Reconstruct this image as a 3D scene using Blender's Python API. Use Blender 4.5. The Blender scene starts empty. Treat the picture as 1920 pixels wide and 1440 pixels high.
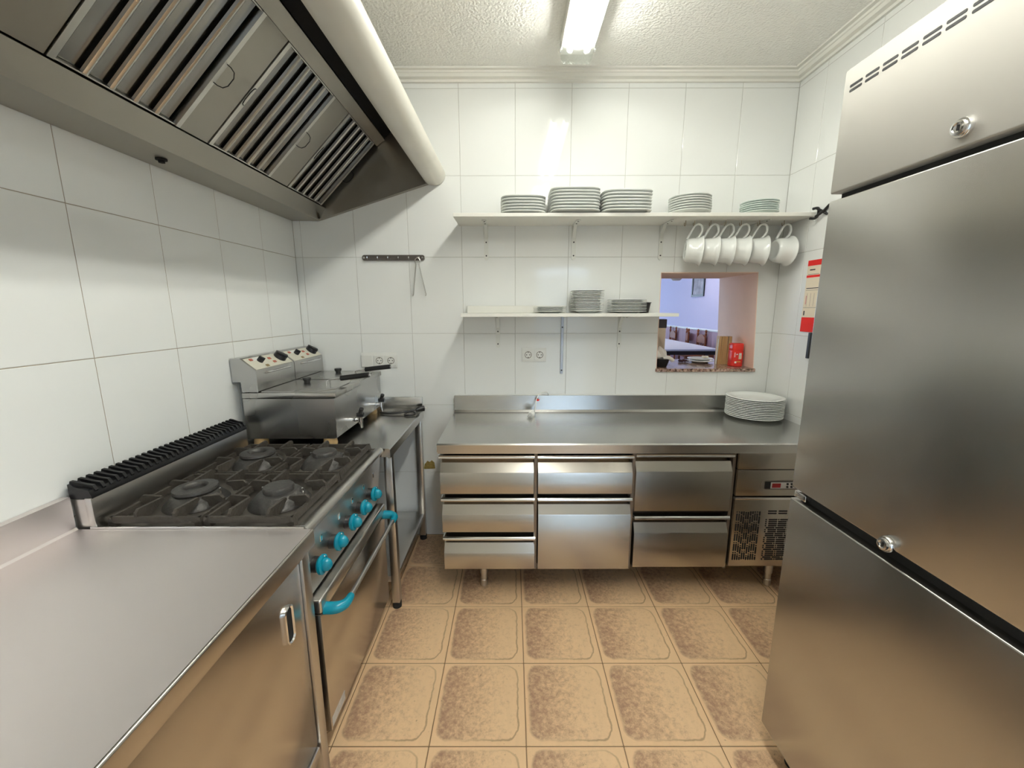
import bpy, bmesh, math, random
from mathutils import Vector, Matrix
random.seed(7)
PI = math.pi
C = bpy.context.scene.collection
scn = bpy.context.scene

# ---------------------------------------------------------------- camera
cam_d = bpy.data.cameras.new('camera')
cam_d.sensor_width = 36.0
cam_d.lens = 36.0 * 764.3 / 1920.0
cam_d.clip_start = 0.02
cam = bpy.data.objects.new('camera', cam_d)
C.objects.link(cam)
pitch, yaw, roll = 0.1821, -0.0007, -0.0015
fwd = Vector((math.sin(yaw) * math.cos(pitch), math.cos(yaw) * math.cos(pitch), -math.sin(pitch)))
rgt = Vector((math.cos(yaw), -math.sin(yaw), 0))
upv = rgt.cross(fwd)
r2 = rgt * math.cos(roll) + upv * math.sin(roll)
u2 = upv * math.cos(roll) - rgt * math.sin(roll)
mw = Matrix((r2, u2, -fwd)).transposed().to_4x4()
mw.translation = Vector((-0.0179, -2.4779, 1.4684))
cam.matrix_world = mw
scn.camera = cam

# ---------------------------------------------------------------- world, exposure
SKY = 4.6
TUBE = 44.0
TUBE2 = 84.0
w = bpy.data.worlds.new('world')
scn.world = w
w.use_nodes = True
bg = w.node_tree.nodes['Background']
bg.inputs[0].default_value = (0.58, 0.76, 1.0, 1)
bg.inputs[1].default_value = SKY
scn.view_settings.view_transform = 'Standard'
scn.view_settings.look = 'None'
scn.view_settings.gamma = 1.0
scn.view_settings.exposure = 0.55
scn.view_settings.use_curve_mapping = False

# ---------------------------------------------------------------- mesh builder
class MB:
    def __init__(s):
        s.v = []; s.f = []
    def add(s, vs, fs):
        o = len(s.v)
        s.v += [tuple(p) for p in vs]
        s.f += [tuple(i + o for i in f) for f in fs]
        return s
    def box(s, x0, x1, y0, y1, z0, z1):
        vs = [(x, y, z) for x in (x0, x1) for y in (y0, y1) for z in (z0, z1)]
        return s.add(vs, [(0, 1, 3, 2), (4, 6, 7, 5), (0, 4, 5, 1), (2, 3, 7, 6), (0, 2, 6, 4), (1, 5, 7, 3)])
    def rbox(s, x0, x1, y0, y1, z0, z1, r=0.004, seg=2, M=None):
        bm = bmesh.new()
        bmesh.ops.create_cube(bm, size=1.0)
        for v in bm.verts:
            v.co = Vector(((x0 + x1) / 2 + v.co.x * (x1 - x0), (y0 + y1) / 2 + v.co.y * (y1 - y0), (z0 + z1) / 2 + v.co.z * (z1 - z0)))
        bmesh.ops.bevel(bm, geom=list(bm.edges), offset=r, segments=seg, profile=0.5, affect='EDGES')
        return s.addbm(bm, M)
    def addbm(s, bm, M=None):
        bm.verts.index_update()
        vs = [(M @ v.co) if M else v.co.copy() for v in bm.verts]
        s.add(vs, [[v.index for v in f.verts] for f in bm.faces])
        bm.free()
        return s
    def prism(s, poly, axis, a, b):
        def P(p, t):
            if axis == 'y': return (p[0], t, p[1])
            if axis == 'x': return (t, p[0], p[1])
            return (p[0], p[1], t)
        n = len(poly)
        vs = [P(p, a) for p in poly] + [P(p, b) for p in poly]
        fs = [tuple(range(n)), tuple(range(2 * n - 1, n - 1, -1))]
        fs += [(i, n + i, n + (i + 1) % n, (i + 1) % n) for i in range(n)]
        return s.add(vs, fs)
    def strip(s, prof, axis, a, b, t=0.0015):
        # thin folded sheet following an open profile
        n = len(prof)
        out = []
        for i, p in enumerate(prof):
            q0 = prof[max(i - 1, 0)]; q1 = prof[min(i + 1, n - 1)]
            dx, dy = q1[0] - q0[0], q1[1] - q0[1]
            l = math.hypot(dx, dy) or 1
            out.append((p[0] - dy / l * t, p[1] + dx / l * t))
        return s.prism(list(prof) + out[::-1], axis, a, b)
    def lathe(s, prof, c=(0, 0, 0), axis='z', seg=24, n=None, close=False):
        vs = []; fs = []
        def P(r, h, k):
            a = 2 * PI * k / seg
            ca, sa = math.cos(a), math.sin(a)
            if n:
                q = (abs(ca) ** n + abs(sa) ** n) ** (-1 / n)
                ca *= q; sa *= q
            if axis == 'z': d = (r * ca, r * sa, h)
            elif axis == 'x': d = (h, r * ca, r * sa)
            else: d = (r * ca, h, r * sa)
            return (c[0] + d[0], c[1] + d[1], c[2] + d[2])
        rows = []
        for r, h in prof:
            if r < 1e-6:
                rows.append([len(vs)]); vs.append(P(0, h, 0))
            else:
                rows.append(list(range(len(vs), len(vs) + seg))); vs += [P(r, h, k) for k in range(seg)]
        idx = list(range(len(rows) - 1))
        pairs = [(rows[i], rows[i + 1]) for i in idx]
        if close: pairs.append((rows[-1], rows[0]))
        for A, B in pairs:
            for k in range(seg):
                k2 = (k + 1) % seg
                if len(A) == 1 and len(B) == 1: continue
                if len(A) == 1: fs.append((A[0], B[k], B[k2]))
                elif len(B) == 1: fs.append((A[k], B[0], A[k2]))
                else: fs.append((A[k], B[k], B[k2], A[k2]))
        return s.add(vs, fs)
    def tube(s, pts, r, seg=8, closed=False, rs=None):
        pts = [Vector(p) for p in pts]
        n = len(pts)
        T = []
        for i in range(n):
            a = pts[(i - 1) % n] if (closed or i > 0) else pts[i]
            b = pts[(i + 1) % n] if (closed or i < n - 1) else pts[i]
            T.append((b - a).normalized())
        ref = Vector((0, 0, 1)) if abs(T[0].z) < 0.9 else Vector((1, 0, 0))
        U = (ref - T[0] * ref.dot(T[0])).normalized()
        vs = []
        for i in range(n):
            U = (U - T[i] * U.dot(T[i]))
            if U.length < 1e-6: U = T[i].orthogonal()
            U.normalize()
            W = T[i].cross(U)
            rr = rs[i] if rs else r
            for k in range(seg):
                a = 2 * PI * k / seg
                vs.append(pts[i] + (U * math.cos(a) + W * math.sin(a)) * rr)
        fs = []
        for i in range(n if closed else n - 1):
            j = (i + 1) % n
            for k in range(seg):
                k2 = (k + 1) % seg
                fs.append((i * seg + k, j * seg + k, j * seg + k2, i * seg + k2))
        if not closed:
            fs.append(tuple(range(seg - 1, -1, -1)))
            fs.append(tuple((n - 1) * seg + k for k in range(seg)))
        return s.add(vs, fs)
    def cyl(s, p0, p1, r0, r1=None, seg=16):
        return s.tube([p0, p1], r0, seg, rs=[r0, r0 if r1 is None else r1])
    def xf(s, M):
        s.v = [tuple(M @ Vector(p)) for p in s.v]
        return s

def arc(cx, cy, r, a0, a1, n):
    return [(cx + r * math.cos(a0 + (a1 - a0) * i / n), cy + r * math.sin(a0 + (a1 - a0) * i / n)) for i in range(n + 1)]

def rrect(x0, x1, y0, y1, r, n=5):
    p = []
    for cx, cy, a in ((x1 - r, y1 - r, 0), (x0 + r, y1 - r, PI / 2), (x0 + r, y0 + r, PI), (x1 - r, y0 + r, 1.5 * PI)):
        p += arc(cx, cy, r, a, a + PI / 2, n)
    return p

def smooth_path(pts, sub=6):
    pts = [Vector(p) for p in pts]
    out = []
    n = len(pts)
    for i in range(n - 1):
        p0 = pts[max(i - 1, 0)]; p1 = pts[i]; p2 = pts[i + 1]; p3 = pts[min(i + 2, n - 1)]
        for k in range(sub):
            t = k / sub
            out.append(0.5 * ((2 * p1) + (p2 - p0) * t + (2 * p0 - 5 * p1 + 4 * p2 - p3) * t * t + (3 * p1 - p0 - 3 * p2 + p3) * t ** 3))
    out.append(pts[-1])
    return out

def mesh(name, mb, mat, off=(0, 0, 0), ang=35):
    me = bpy.data.meshes.new(name)
    o = off
    me.from_pydata([(v[0] - o[0], v[1] - o[1], v[2] - o[2]) for v in mb.v], [], mb.f)
    bm = bmesh.new(); bm.from_mesh(me)
    bmesh.ops.recalc_face_normals(bm, faces=list(bm.faces))
    bm.to_mesh(me); bm.free()
    for p in me.polygons: p.use_smooth = True
    me.set_sharp_from_angle(angle=math.radians(ang))
    if mat: me.materials.append(mat)
    return me

def tag(o, label=None, cat=None, group=None, kind=None):
    if label: o['label'] = label
    if cat: o['category'] = cat
    if group: o['group'] = group
    if kind: o['kind'] = kind
    return o

def one(name, mb, mat, label, cat, loc=(0, 0, 0), group=None, ang=35):
    """a thing that is a single mesh; mb in world coordinates, origin moved to loc"""
    o = bpy.data.objects.new(name, mesh(name, mb, mat, loc, ang)); C.objects.link(o)
    o.location = loc
    return tag(o, label, cat, group)

def struct(name, mb=None, mat=None, label=None, cat=None):
    o = bpy.data.objects.new(name, mesh(name, mb, mat) if mb else None); C.objects.link(o)
    return tag(o, label, cat, None, 'structure')

def thing(name, label, cat, loc=(0, 0, 0), group=None):
    o = bpy.data.objects.new(name, None); C.objects.link(o)
    o.empty_display_size = 0.05
    o.location = loc
    return tag(o, label, cat, group)

def root_loc(o):
    while o.parent: o = o.parent
    return tuple(o.location)

def part(parent, name, mb, mat, label=None, local=False, ang=35, kind=None):
    off = (0, 0, 0) if local else root_loc(parent)
    o = bpy.data.objects.new(name, mesh(name, mb, mat, off, ang)); C.objects.link(o)
    o.parent = parent
    if label: o['label'] = label
    if kind: o['kind'] = kind
    return o

def inst(parent, name, me, loc):
    o = bpy.data.objects.new(name, me); C.objects.link(o)
    o.parent = parent
    o.location = loc
    return o

def dup(root, loc, label=None, group=None, rot=None):
    def cp(o, par):
        c = o.copy(); C.objects.link(c); c.parent = par
        for ch in list(o.children): cp(ch, c)
        return c
    r = cp(root, None)
    r.location = loc
    if rot is not None: r.rotation_euler = rot
    if label: r['label'] = label
    if group: r['group'] = group
    return r

# ---------------------------------------------------------------- materials
def newmat(name):
    m = bpy.data.materials.new(name); m.use_nodes = True
    nt = m.node_tree
    return m, nt, nt.nodes['Principled BSDF']

def nd(nt, typ, **kw):
    n = nt.nodes.new(typ)
    for k, v in kw.items(): setattr(n, k, v)
    return n

def setin(n, **kw):
    for k, v in kw.items(): n.inputs[k.replace('_', ' ')].default_value = v

def rgb(c): return (c[0], c[1], c[2], 1)

def plain(name, col, rough=0.5, metal=0.0, nscale=20, namt=0.06, bump=0.0, spec=0.5, coat=0.0, bscale=None):
    m, nt, b = newmat(name)
    tc = nd(nt, 'ShaderNodeTexCoord')
    no = nd(nt, 'ShaderNodeTexNoise'); setin(no, Scale=nscale, Detail=4.0)
    nt.links.new(tc.outputs['Object'], no.inputs['Vector'])
    mx = nd(nt, 'ShaderNodeMix', data_type='RGBA')
    mx.inputs[6].default_value = rgb([c * (1 - namt) for c in col])
    mx.inputs[7].default_value = rgb([min(1, c * (1 + namt)) for c in col])
    nt.links.new(no.outputs['Fac'], mx.inputs[0])
    nt.links.new(mx.outputs[2], b.inputs['Base Color'])
    b.inputs['Roughness'].default_value = rough
    b.inputs['Metallic'].default_value = metal
    b.inputs['Specular IOR Level'].default_value = spec
    b.inputs['Coat Weight'].default_value = coat
    if bump:
        n2 = nd(nt, 'ShaderNodeTexNoise'); setin(n2, Scale=bscale or nscale * 4, Detail=3.0)
        nt.links.new(tc.outputs['Object'], n2.inputs['Vector'])
        bp = nd(nt, 'ShaderNodeBump'); setin(bp, Strength=bump, Distance=0.01)
        nt.links.new(n2.outputs['Fac'], bp.inputs['Height'])
        nt.links.new(bp.outputs[0], b.inputs['Normal'])
    return m

def steel(name, col=(0.60, 0.585, 0.56), rough=0.27, grain=(1, 1, 120), amt=0.0, smudge=0.06, aniso=0.0, bump=0.0):
    """brushed stainless steel; grain = noise scale per axis (large across the brushing)"""
    m, nt, b = newmat(name)
    tc = nd(nt, 'ShaderNodeTexCoord')
    mp = nd(nt, 'ShaderNodeMapping'); mp.inputs['Scale'].default_value = grain
    nt.links.new(tc.outputs['Object'], mp.inputs['Vector'])
    n1 = nd(nt, 'ShaderNodeTexNoise'); setin(n1, Scale=6.0, Detail=3.0)
    nt.links.new(mp.outputs[0], n1.inputs['Vector'])
    n2 = nd(nt, 'ShaderNodeTexNoise'); setin(n2, Scale=4.0, Detail=2.0, Roughness=0.5)
    nt.links.new(tc.outputs['Object'], n2.inputs['Vector'])
    mr = nd(nt, 'ShaderNodeMapRange'); setin(mr, To_Min=rough - amt, To_Max=rough + amt)
    nt.links.new(n1.outputs['Fac'], mr.inputs['Value'])
    mr2 = nd(nt, 'ShaderNodeMapRange'); setin(mr2, From_Min=0.0, From_Max=1.0, To_Min=0.0, To_Max=smudge)
    nt.links.new(n2.outputs['Fac'], mr2.inputs['Value'])
    ad = nd(nt, 'ShaderNodeMath', operation='ADD')
    nt.links.new(mr.outputs[0], ad.inputs[0]); nt.links.new(mr2.outputs[0], ad.inputs[1])
    nt.links.new(ad.outputs[0], b.inputs['Roughness'])
    mx = nd(nt, 'ShaderNodeMix', data_type='RGBA')
    mx.inputs[6].default_value = rgb([c * 0.985 for c in col]); mx.inputs[7].default_value = rgb([c * 1.015 for c in col])
    nt.links.new(n2.outputs['Fac'], mx.inputs[0])
    nt.links.new(mx.outputs[2], b.inputs['Base Color'])
    b.inputs['Metallic'].default_value = 1.0
    if bump:
        bp = nd(nt, 'ShaderNodeBump'); setin(bp, Strength=bump, Distance=0.002)
        nt.links.new(n1.outputs['Fac'], bp.inputs['Height'])
        nt.links.new(bp.outputs[0], b.inputs['Normal'])
    return m

def emit(name, col, s):
    m, nt, b = newmat(name)
    b.inputs['Base Color'].default_value = rgb(col)
    b.inputs['Emission Color'].default_value = rgb(col)
    b.inputs['Emission Strength'].default_value = s
    return m

def wall_tile_mat():
    m, nt, b = newmat('glazed white wall tile')
    tc = nd(nt, 'ShaderNodeTexCoord')
    oi = nd(nt, 'ShaderNodeObjectInfo')
    no = nd(nt, 'ShaderNodeTexNoise'); setin(no, Scale=3.0, Detail=3.0)
    nt.links.new(tc.outputs['Object'], no.inputs['Vector'])
    mr = nd(nt, 'ShaderNodeMapRange'); setin(mr, To_Min=-0.012, To_Max=0.012)
    nt.links.new(oi.outputs['Random'], mr.inputs['Value'])
    mx = nd(nt, 'ShaderNodeMix', data_type='RGBA')
    mx.inputs[6].default_value = (0.80, 0.815, 0.79, 1); mx.inputs[7].default_value = (0.84, 0.85, 0.825, 1)
    ad = nd(nt, 'ShaderNodeMath', operation='ADD')
    nt.links.new(no.outputs['Fac'], ad.inputs[0]); nt.links.new(mr.outputs[0], ad.inputs[1])
    nt.links.new(ad.outputs[0], mx.inputs[0])
    nt.links.new(mx.outputs[2], b.inputs['Base Color'])
    b.inputs['Roughness'].default_value = 0.06
    b.inputs['Specular IOR Level'].default_value = 0.5
    n2 = nd(nt, 'ShaderNodeTexNoise'); setin(n2, Scale=7.0, Detail=1.0)
    nt.links.new(tc.outputs['Object'], n2.inputs['Vector'])
    bp = nd(nt, 'ShaderNodeBump'); setin(bp, Strength=0.05, Distance=0.01)
    nt.links.new(n2.outputs['Fac'], bp.inputs['Height']); nt.links.new(bp.outputs[0], b.inputs['Normal'])
    return m

FT = 0.33266  # floor tile pitch
def floor_tile_mat():
    """rustic printed floor tile: sandy border, darker mottled panel fading to the right"""
    m, nt, b = newmat('rustic sandy floor tile')
    L = nt.links.new
    tc = nd(nt, 'ShaderNodeTexCoord')
    sep = nd(nt, 'ShaderNodeSeparateXYZ'); L(tc.outputs['Object'], sep.inputs[0])
    def math_(op, a, bb=None, cc=None):
        n = nd(nt, 'ShaderNodeMath', operation=op)
        for i, q in enumerate((a, bb, cc)):
            if q is None: continue
            if isinstance(q, (int, float)): n.inputs[i].default_value = q
            else: L(q, n.inputs[i])
        return n.outputs[0]
    oi = nd(nt, 'ShaderNodeObjectInfo')
    # wobble
    nw = nd(nt, 'ShaderNodeTexNoise'); setin(nw, Scale=28.0, Detail=3.0)
    L(tc.outputs['Object'], nw.inputs['Vector'])
    wob = math_('MULTIPLY', math_('SUBTRACT', nw.outputs['Fac'], 0.5), 0.016)
    # rounded-rectangle distance, a panel slightly left of centre
    ax = math_('SUBTRACT', math_('ABSOLUTE', math_('ADD', sep.outputs['X'], 0.006)), 0.145 - 0.045)
    ay = math_('SUBTRACT', math_('ABSOLUTE', math_('SUBTRACT', sep.outputs['Y'], 0.003)), 0.150 - 0.045)
    mx0 = math_('MAXIMUM', ax, 0.0); my0 = math_('MAXIMUM', ay, 0.0)
    ln = math_('SQRT', math_('ADD', math_('MULTIPLY', mx0, mx0), math_('MULTIPLY', my0, my0)))
    d = math_('ADD', math_('SUBTRACT', ln, 0.045), wob)
    inside = nd(nt, 'ShaderNodeMapRange', interpolation_type='SMOOTHSTEP'); setin(inside, From_Min=0.006, From_Max=-0.008)
    L(d, inside.inputs['Value'])
    # contour line round the panel
    line = nd(nt, 'ShaderNodeMapRange', interpolation_type='SMOOTHSTEP'); setin(line, From_Min=0.005, From_Max=0.0005)
    L(math_('ABSOLUTE', d), line.inputs['Value'])
    # mottling, denser on the left
    n1 = nd(nt, 'ShaderNodeTexNoise'); setin(n1, Scale=55.0, Detail=10.0, Roughness=0.80)
    offs = nd(nt, 'ShaderNodeVectorMath', operation='ADD')
    L(tc.outputs['Object'], offs.inputs[0])
    L(offs.outputs[0], n1.inputs['Vector'])
    cb = nd(nt, 'ShaderNodeCombineXYZ'); L(math_('MULTIPLY', oi.outputs['Random'], 0.15), cb.inputs[2])
    L(cb.outputs[0], offs.inputs[1])
    grad = nd(nt, 'ShaderNodeMapRange'); setin(grad, From_Min=-0.15, From_Max=0.12, To_Min=1.0, To_Max=0.0)
    L(sep.outputs['X'], grad.inputs['Value'])
    mot = math_('ADD', math_('MULTIPLY', grad.outputs[0], 0.66), math_('MULTIPLY', math_('SUBTRACT', n1.outputs['Fac'], 0.5), 2.3))
    motc = nd(nt, 'ShaderNodeMapRange', interpolation_type='SMOOTHSTEP'); setin(motc, From_Min=0.0, From_Max=0.95)
    L(mot, motc.inputs['Value'])
    fac = math_('MULTIPLY', motc.outputs[0], inside.outputs[0])
    # vertical streaks
    mp = nd(nt, 'ShaderNodeMapping'); mp.inputs['Scale'].default_value = (30, 5, 1)
    L(tc.outputs['Object'], mp.inputs['Vector'])
    ns = nd(nt, 'ShaderNodeTexNoise'); setin(ns, Scale=1.5, Detail=4.0)
    L(mp.outputs[0], ns.inputs['Vector'])
    c1 = nd(nt, 'ShaderNodeMix', data_type='RGBA')
    c1.inputs[6].default_value = (0.80, 0.55, 0.32, 1)    # sandy border and light side
    c1.inputs[7].default_value = (0.36, 0.205, 0.13, 1)   # brown mottle
    L(fac, c1.inputs[0])
    c2 = nd(nt, 'ShaderNodeMix', data_type='RGBA', blend_type='MULTIPLY')
    c2.inputs[0].default_value = 0.35
    L(c1.outputs[2], c2.inputs[6]); L(ns.outputs['Color'], c2.inputs[7])
    cr = nd(nt, 'ShaderNodeMapRange'); setin(cr, To_Min=0.8, To_Max=1.2); L(ns.outputs['Fac'], cr.inputs['Value'])
    cc = nd(nt, 'ShaderNodeCombineColor')
    for i in range(3): L(cr.outputs[0], cc.inputs[i])
    L(cc.outputs[0], c2.inputs[7])
    side = nd(nt, 'ShaderNodeMapRange'); setin(side, From_Min=-0.02, From_Max=0.14, To_Min=0.05, To_Max=0.75)
    L(math_('SUBTRACT', sep.outputs['X'], math_('MULTIPLY', sep.outputs['Y'], 0.4)), side.inputs['Value'])
    c3 = nd(nt, 'ShaderNodeMix', data_type='RGBA')
    L(math_('MULTIPLY', line.outputs[0], side.outputs[0]), c3.inputs[0])
    L(c2.outputs[2], c3.inputs[6]); c3.inputs[7].default_value = (0.34, 0.21, 0.11, 1)
    # little pits
    vo = nd(nt, 'ShaderNodeTexNoise'); setin(vo, Scale=70.0, Detail=2.0)
    L(offs.outputs[0], vo.inputs['Vector'])
    pit = nd(nt, 'ShaderNodeMapRange'); setin(pit, From_Min=0.72, From_Max=0.78, To_Max=0.6); L(vo.outputs['Fac'], pit.inputs['Value'])
    c4 = nd(nt, 'ShaderNodeMix', data_type='RGBA'); L(pit.outputs[0], c4.inputs[0])
    L(c3.outputs[2], c4.inputs[6]); c4.inputs[7].default_value = (0.2, 0.11, 0.06, 1)
    L(c4.outputs[2], b.inputs['Base Color'])
    b.inputs['Roughness'].default_value = 0.48
    bp = nd(nt, 'ShaderNodeBump'); setin(bp, Strength=0.25, Distance=0.004)
    L(math_('ADD', n1.outputs['Fac'], math_('MULTIPLY', line.outputs[0], -0.5)), bp.inputs['Height'])
    L(bp.outputs[0], b.inputs['Normal'])
    return m

def granite_mat():
    m, nt, b = newmat('speckled granite')
    tc = nd(nt, 'ShaderNodeTexCoord')
    vo = nd(nt, 'ShaderNodeTexVoronoi'); setin(vo, Scale=110.0)
    nt.links.new(tc.outputs['Object'], vo.inputs['Vector'])
    no = nd(nt, 'ShaderNodeTexNoise'); setin(no, Scale=60.0, Detail=6.0, Roughness=0.7)
    nt.links.new(tc.outputs['Object'], no.inputs['Vector'])
    cr = nd(nt, 'ShaderNodeValToRGB')
    e = cr.color_ramp.elements
    e[0].position = 0.36; e[0].color = (0.03, 0.02, 0.018, 1)
    e[1].position = 0.66; e[1].color = (0.62, 0.46, 0.38, 1)
    q = e.new(0.47); q.color = (0.25, 0.15, 0.11, 1)
    nt.links.new(no.outputs['Fac'], cr.inputs[0])
    mx = nd(nt, 'ShaderNodeMix', data_type='RGBA', blend_type='OVERLAY'); mx.inputs[0].default_value = 0.08
    nt.links.new(cr.outputs[0], mx.inputs[6]); nt.links.new(vo.outputs['Color'], mx.inputs[7])
    nt.links.new(mx.outputs[2], b.inputs['Base Color'])
    b.inputs['Roughness'].default_value = 0.15
    return m

def wood_mat(name, c0, c1, rough=0.4, scale=(3, 30, 3)):
    m, nt, b = newmat(name)
    tc = nd(nt, 'ShaderNodeTexCoord')
    mp = nd(nt, 'ShaderNodeMapping'); mp.inputs['Scale'].default_value = scale
    nt.links.new(tc.outputs['Object'], mp.inputs['Vector'])
    no = nd(nt, 'ShaderNodeTexNoise'); setin(no, Scale=3.0, Detail=6.0)
    nt.links.new(mp.outputs[0], no.inputs['Vector'])
    mx = nd(nt, 'ShaderNodeMix', data_type='RGBA')
    mx.inputs[6].default_value = rgb(c0); mx.inputs[7].default_value = rgb(c1)
    nt.links.new(no.outputs['Fac'], mx.inputs[0]); nt.links.new(mx.outputs[2], b.inputs['Base Color'])
    b.inputs['Roughness'].default_value = rough
    return m

def glassy(name, tint=(1, 1, 1), gloss=0.12):
    m, nt, b = newmat(name)
    nt.nodes.remove(b)
    out = nt.nodes['Material Output']
    tr = nd(nt, 'ShaderNodeBsdfTransparent'); tr.inputs[0].default_value = rgb(tint)
    gl = nd(nt, 'ShaderNodeBsdfGlossy'); gl.inputs['Roughness'].default_value = 0.06
    ms = nd(nt, 'ShaderNodeMixShader'); ms.inputs[0].default_value = gloss
    nt.links.new(tr.outputs[0], ms.inputs[1]); nt.links.new(gl.outputs[0], ms.inputs[2])
    nt.links.new(ms.outputs[0], out.inputs['Surface'])
    return m

TILE = wall_tile_mat()
FTILE = floor_tile_mat()
GRAN = granite_mat()
GROUT = plain('grey wall grout', (0.52, 0.51, 0.47), 0.9)
GROUTL = plain('stained brown wall grout', (0.34, 0.29, 0.22), 0.9)
GROUTF = plain('brown floor grout', (0.24, 0.15, 0.08), 0.95)
STX = steel('steel brushed along the length', grain=(1, 60, 60), rough=0.20, col=(0.47, 0.44, 0.395))
STY = steel('steel brushed along the depth', grain=(60, 1, 60))
STZ = steel('steel brushed upright', grain=(60, 60, 1))
STFR = steel('refrigerator door steel', col=(0.52, 0.505, 0.48), rough=0.27, grain=(60, 60, 1), smudge=0.0)
STTOP = steel('refrigerator top panel steel', col=(0.52, 0.505, 0.47), rough=0.62, grain=(60, 1, 60), smudge=0.06)
STWORK = steel('worn worktop steel', col=(0.80, 0.745, 0.735), rough=0.42, grain=(60, 1, 60), smudge=0.06)
STCTR = steel('polished counter steel', col=(0.58, 0.575, 0.555), rough=0.20, grain=(1, 60, 60), smudge=0.06)
STHOOD = steel('greasy hood steel', col=(0.40, 0.375, 0.325), rough=0.36, grain=(60, 1, 60), smudge=0.06)
STLIP = plain('scuffed hood rim steel', (0.70, 0.67, 0.60), 0.42, metal=0.6, nscale=6, namt=0.10)
STBAF = steel('bright filter steel', col=(0.62, 0.60, 0.55), rough=0.28, grain=(60, 60, 1))
STMIR = steel('filter plate steel', col=(0.30, 0.285, 0.26), rough=0.16, grain=(30, 30, 1), smudge=0.06)
STFRY = steel('fryer steel', col=(0.50, 0.49, 0.47), rough=0.24, grain=(60, 1, 60), smudge=0.06)
STOVEN = steel('oven door steel', col=(0.56, 0.53, 0.49), rough=0.2, grain=(1, 60, 60), smudge=0.06)
CHROME = steel('chrome', col=(0.78, 0.78, 0.78), rough=0.10, amt=0.02, smudge=0.05, bump=0)
BLACK = plain('black plastic', (0.012, 0.012, 0.013), 0.35)
RUBBER = plain('black rubber', (0.01, 0.01, 0.01), 0.7)
DARK = plain('dark void', (0.008, 0.008, 0.008), 0.9)  # near-black, mostly in place of shade inside gaps and openings
IRON = plain('sooty cast iron', (0.075, 0.064, 0.053), 0.5, metal=0.3, nscale=25, namt=0.4, bump=0.25)
IRONB = plain('burner cast iron', (0.085, 0.080, 0.075), 0.45, metal=0.5, nscale=30, namt=0.35, bump=0.2)
VENTB = plain('black enamel flue grille', (0.008, 0.008, 0.009), 0.33)
SOOT = plain('grimy hob steel', (0.20, 0.18, 0.155), 0.45, metal=0.7, nscale=9, namt=0.4)
TEAL = plain('turquoise plastic', (0.0, 0.25, 0.36), 0.25, namt=0.03)
WHITE = plain('white plastic', (0.80, 0.80, 0.76), 0.3, namt=0.02)
MELA = plain('white melamine shelf', (0.80, 0.79, 0.73), 0.4, namt=0.02)
BRK = plain('white enamelled bracket', (0.74, 0.75, 0.70), 0.35, namt=0.02)
CHINA = plain('white china', (0.82, 0.84, 0.81), 0.08, namt=0.01)
CHINAG = plain('greenish white china', (0.78, 0.86, 0.82), 0.08, namt=0.01)
CREAM = plain('cream printed control panel', (0.70, 0.68, 0.56), 0.4, namt=0.02)
PLASTER = plain('white textured ceiling', (0.86, 0.85, 0.80), 0.85, nscale=30, namt=0.03, bump=0.9, bscale=85)
CORN = plain('white plaster cornice', (0.78, 0.77, 0.71), 0.6, namt=0.02)
PEACH = plain('peach painted plaster', (0.86, 0.63, 0.51), 0.85, namt=0.03, bump=0.1, bscale=200)
RED = plain('red print', (0.75, 0.02, 0.015), 0.75, namt=0.03)
REDP = plain('red plastic', (0.72, 0.03, 0.02), 0.25, namt=0.05)
PAPER = plain('cream sign', (0.80, 0.70, 0.52), 0.5, namt=0.02)
INK = plain('black ink', (0.03, 0.03, 0.03), 0.6)
YEL = plain('exposed yellow filler', (0.36, 0.26, 0.07), 0.9, nscale=60, namt=0.6, bump=0.6)
FOOT = wood_mat('tan foot', (0.42, 0.27, 0.12), (0.55, 0.38, 0.18))
PINE = wood_mat('pale wood', (0.50, 0.30, 0.12), (0.66, 0.44, 0.22), scale=(60, 60, 3))
CHAIRW = wood_mat('varnished chair wood', (0.17, 0.04, 0.014), (0.36, 0.10, 0.025), 0.45)
LAV = plain('lavender wall paint', (0.66, 0.63, 0.82), 0.85, namt=0.02)
WAIN = wood_mat('pink purple wainscot', (0.34, 0.20, 0.26), (0.42, 0.26, 0.32), 0.5, (3, 40, 3))
CLOTH = plain('pale tablecloth', (0.78, 0.78, 0.84), 0.8, namt=0.02)
DFLOOR = plain('dark brown dining floor', (0.15, 0.085, 0.05), 0.9)
GLASS = glassy('clear glass')
COVER = glassy('clear ribbed lamp cover', (0.97, 0.98, 0.97), 0.10)
DISPLAY = plain('red display', (0.25, 0.01, 0.012), 0.2)

# ---------------------------------------------------------------- the room
XL, XR, YB, CZ, YF = -1.285, 1.551, 0.0, 2.72, -3.9
TW, TH = 0.3108, 0.44299
ZD = 1.32318
OXL0, OXL1 = 0.864, 0.858      # left side of the hatch at sill / head
OXR0, OXR1 = 1.463, 1.432      # right side at sill / head
OZ0, OZ1 = 1.108, 1.679
TT = 0.0014                    # how far tiles stand proud of the grout
G = 0.0011                     # half joint

# floor: base + tiles
fb = MB().box(XL - .1, XR + .1, YF - .1, 0.46, -0.1, -0.0018)
floor = struct('floor', fb, GROUTF)
fm = MB()
h = FT / 2 - 0.0016
bm_ = MB().rbox(-h, h, -h, h, -0.0055, 0, 0.0016, 1)
FM = mesh('floor_tile', bm_, FTILE)
x0 = -0.3043 - 3 * FT
for i in range(9):
    for j in range(-2, 10):
        yc = -0.6676 - (j + .5) * FT
        xc = x0 + (i + .5) * FT
        if yc + h < YF or yc - h > 0: continue
        inst(floor, 'tile', FM, (xc, yc, random.uniform(-.0003, .0003)))

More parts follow.
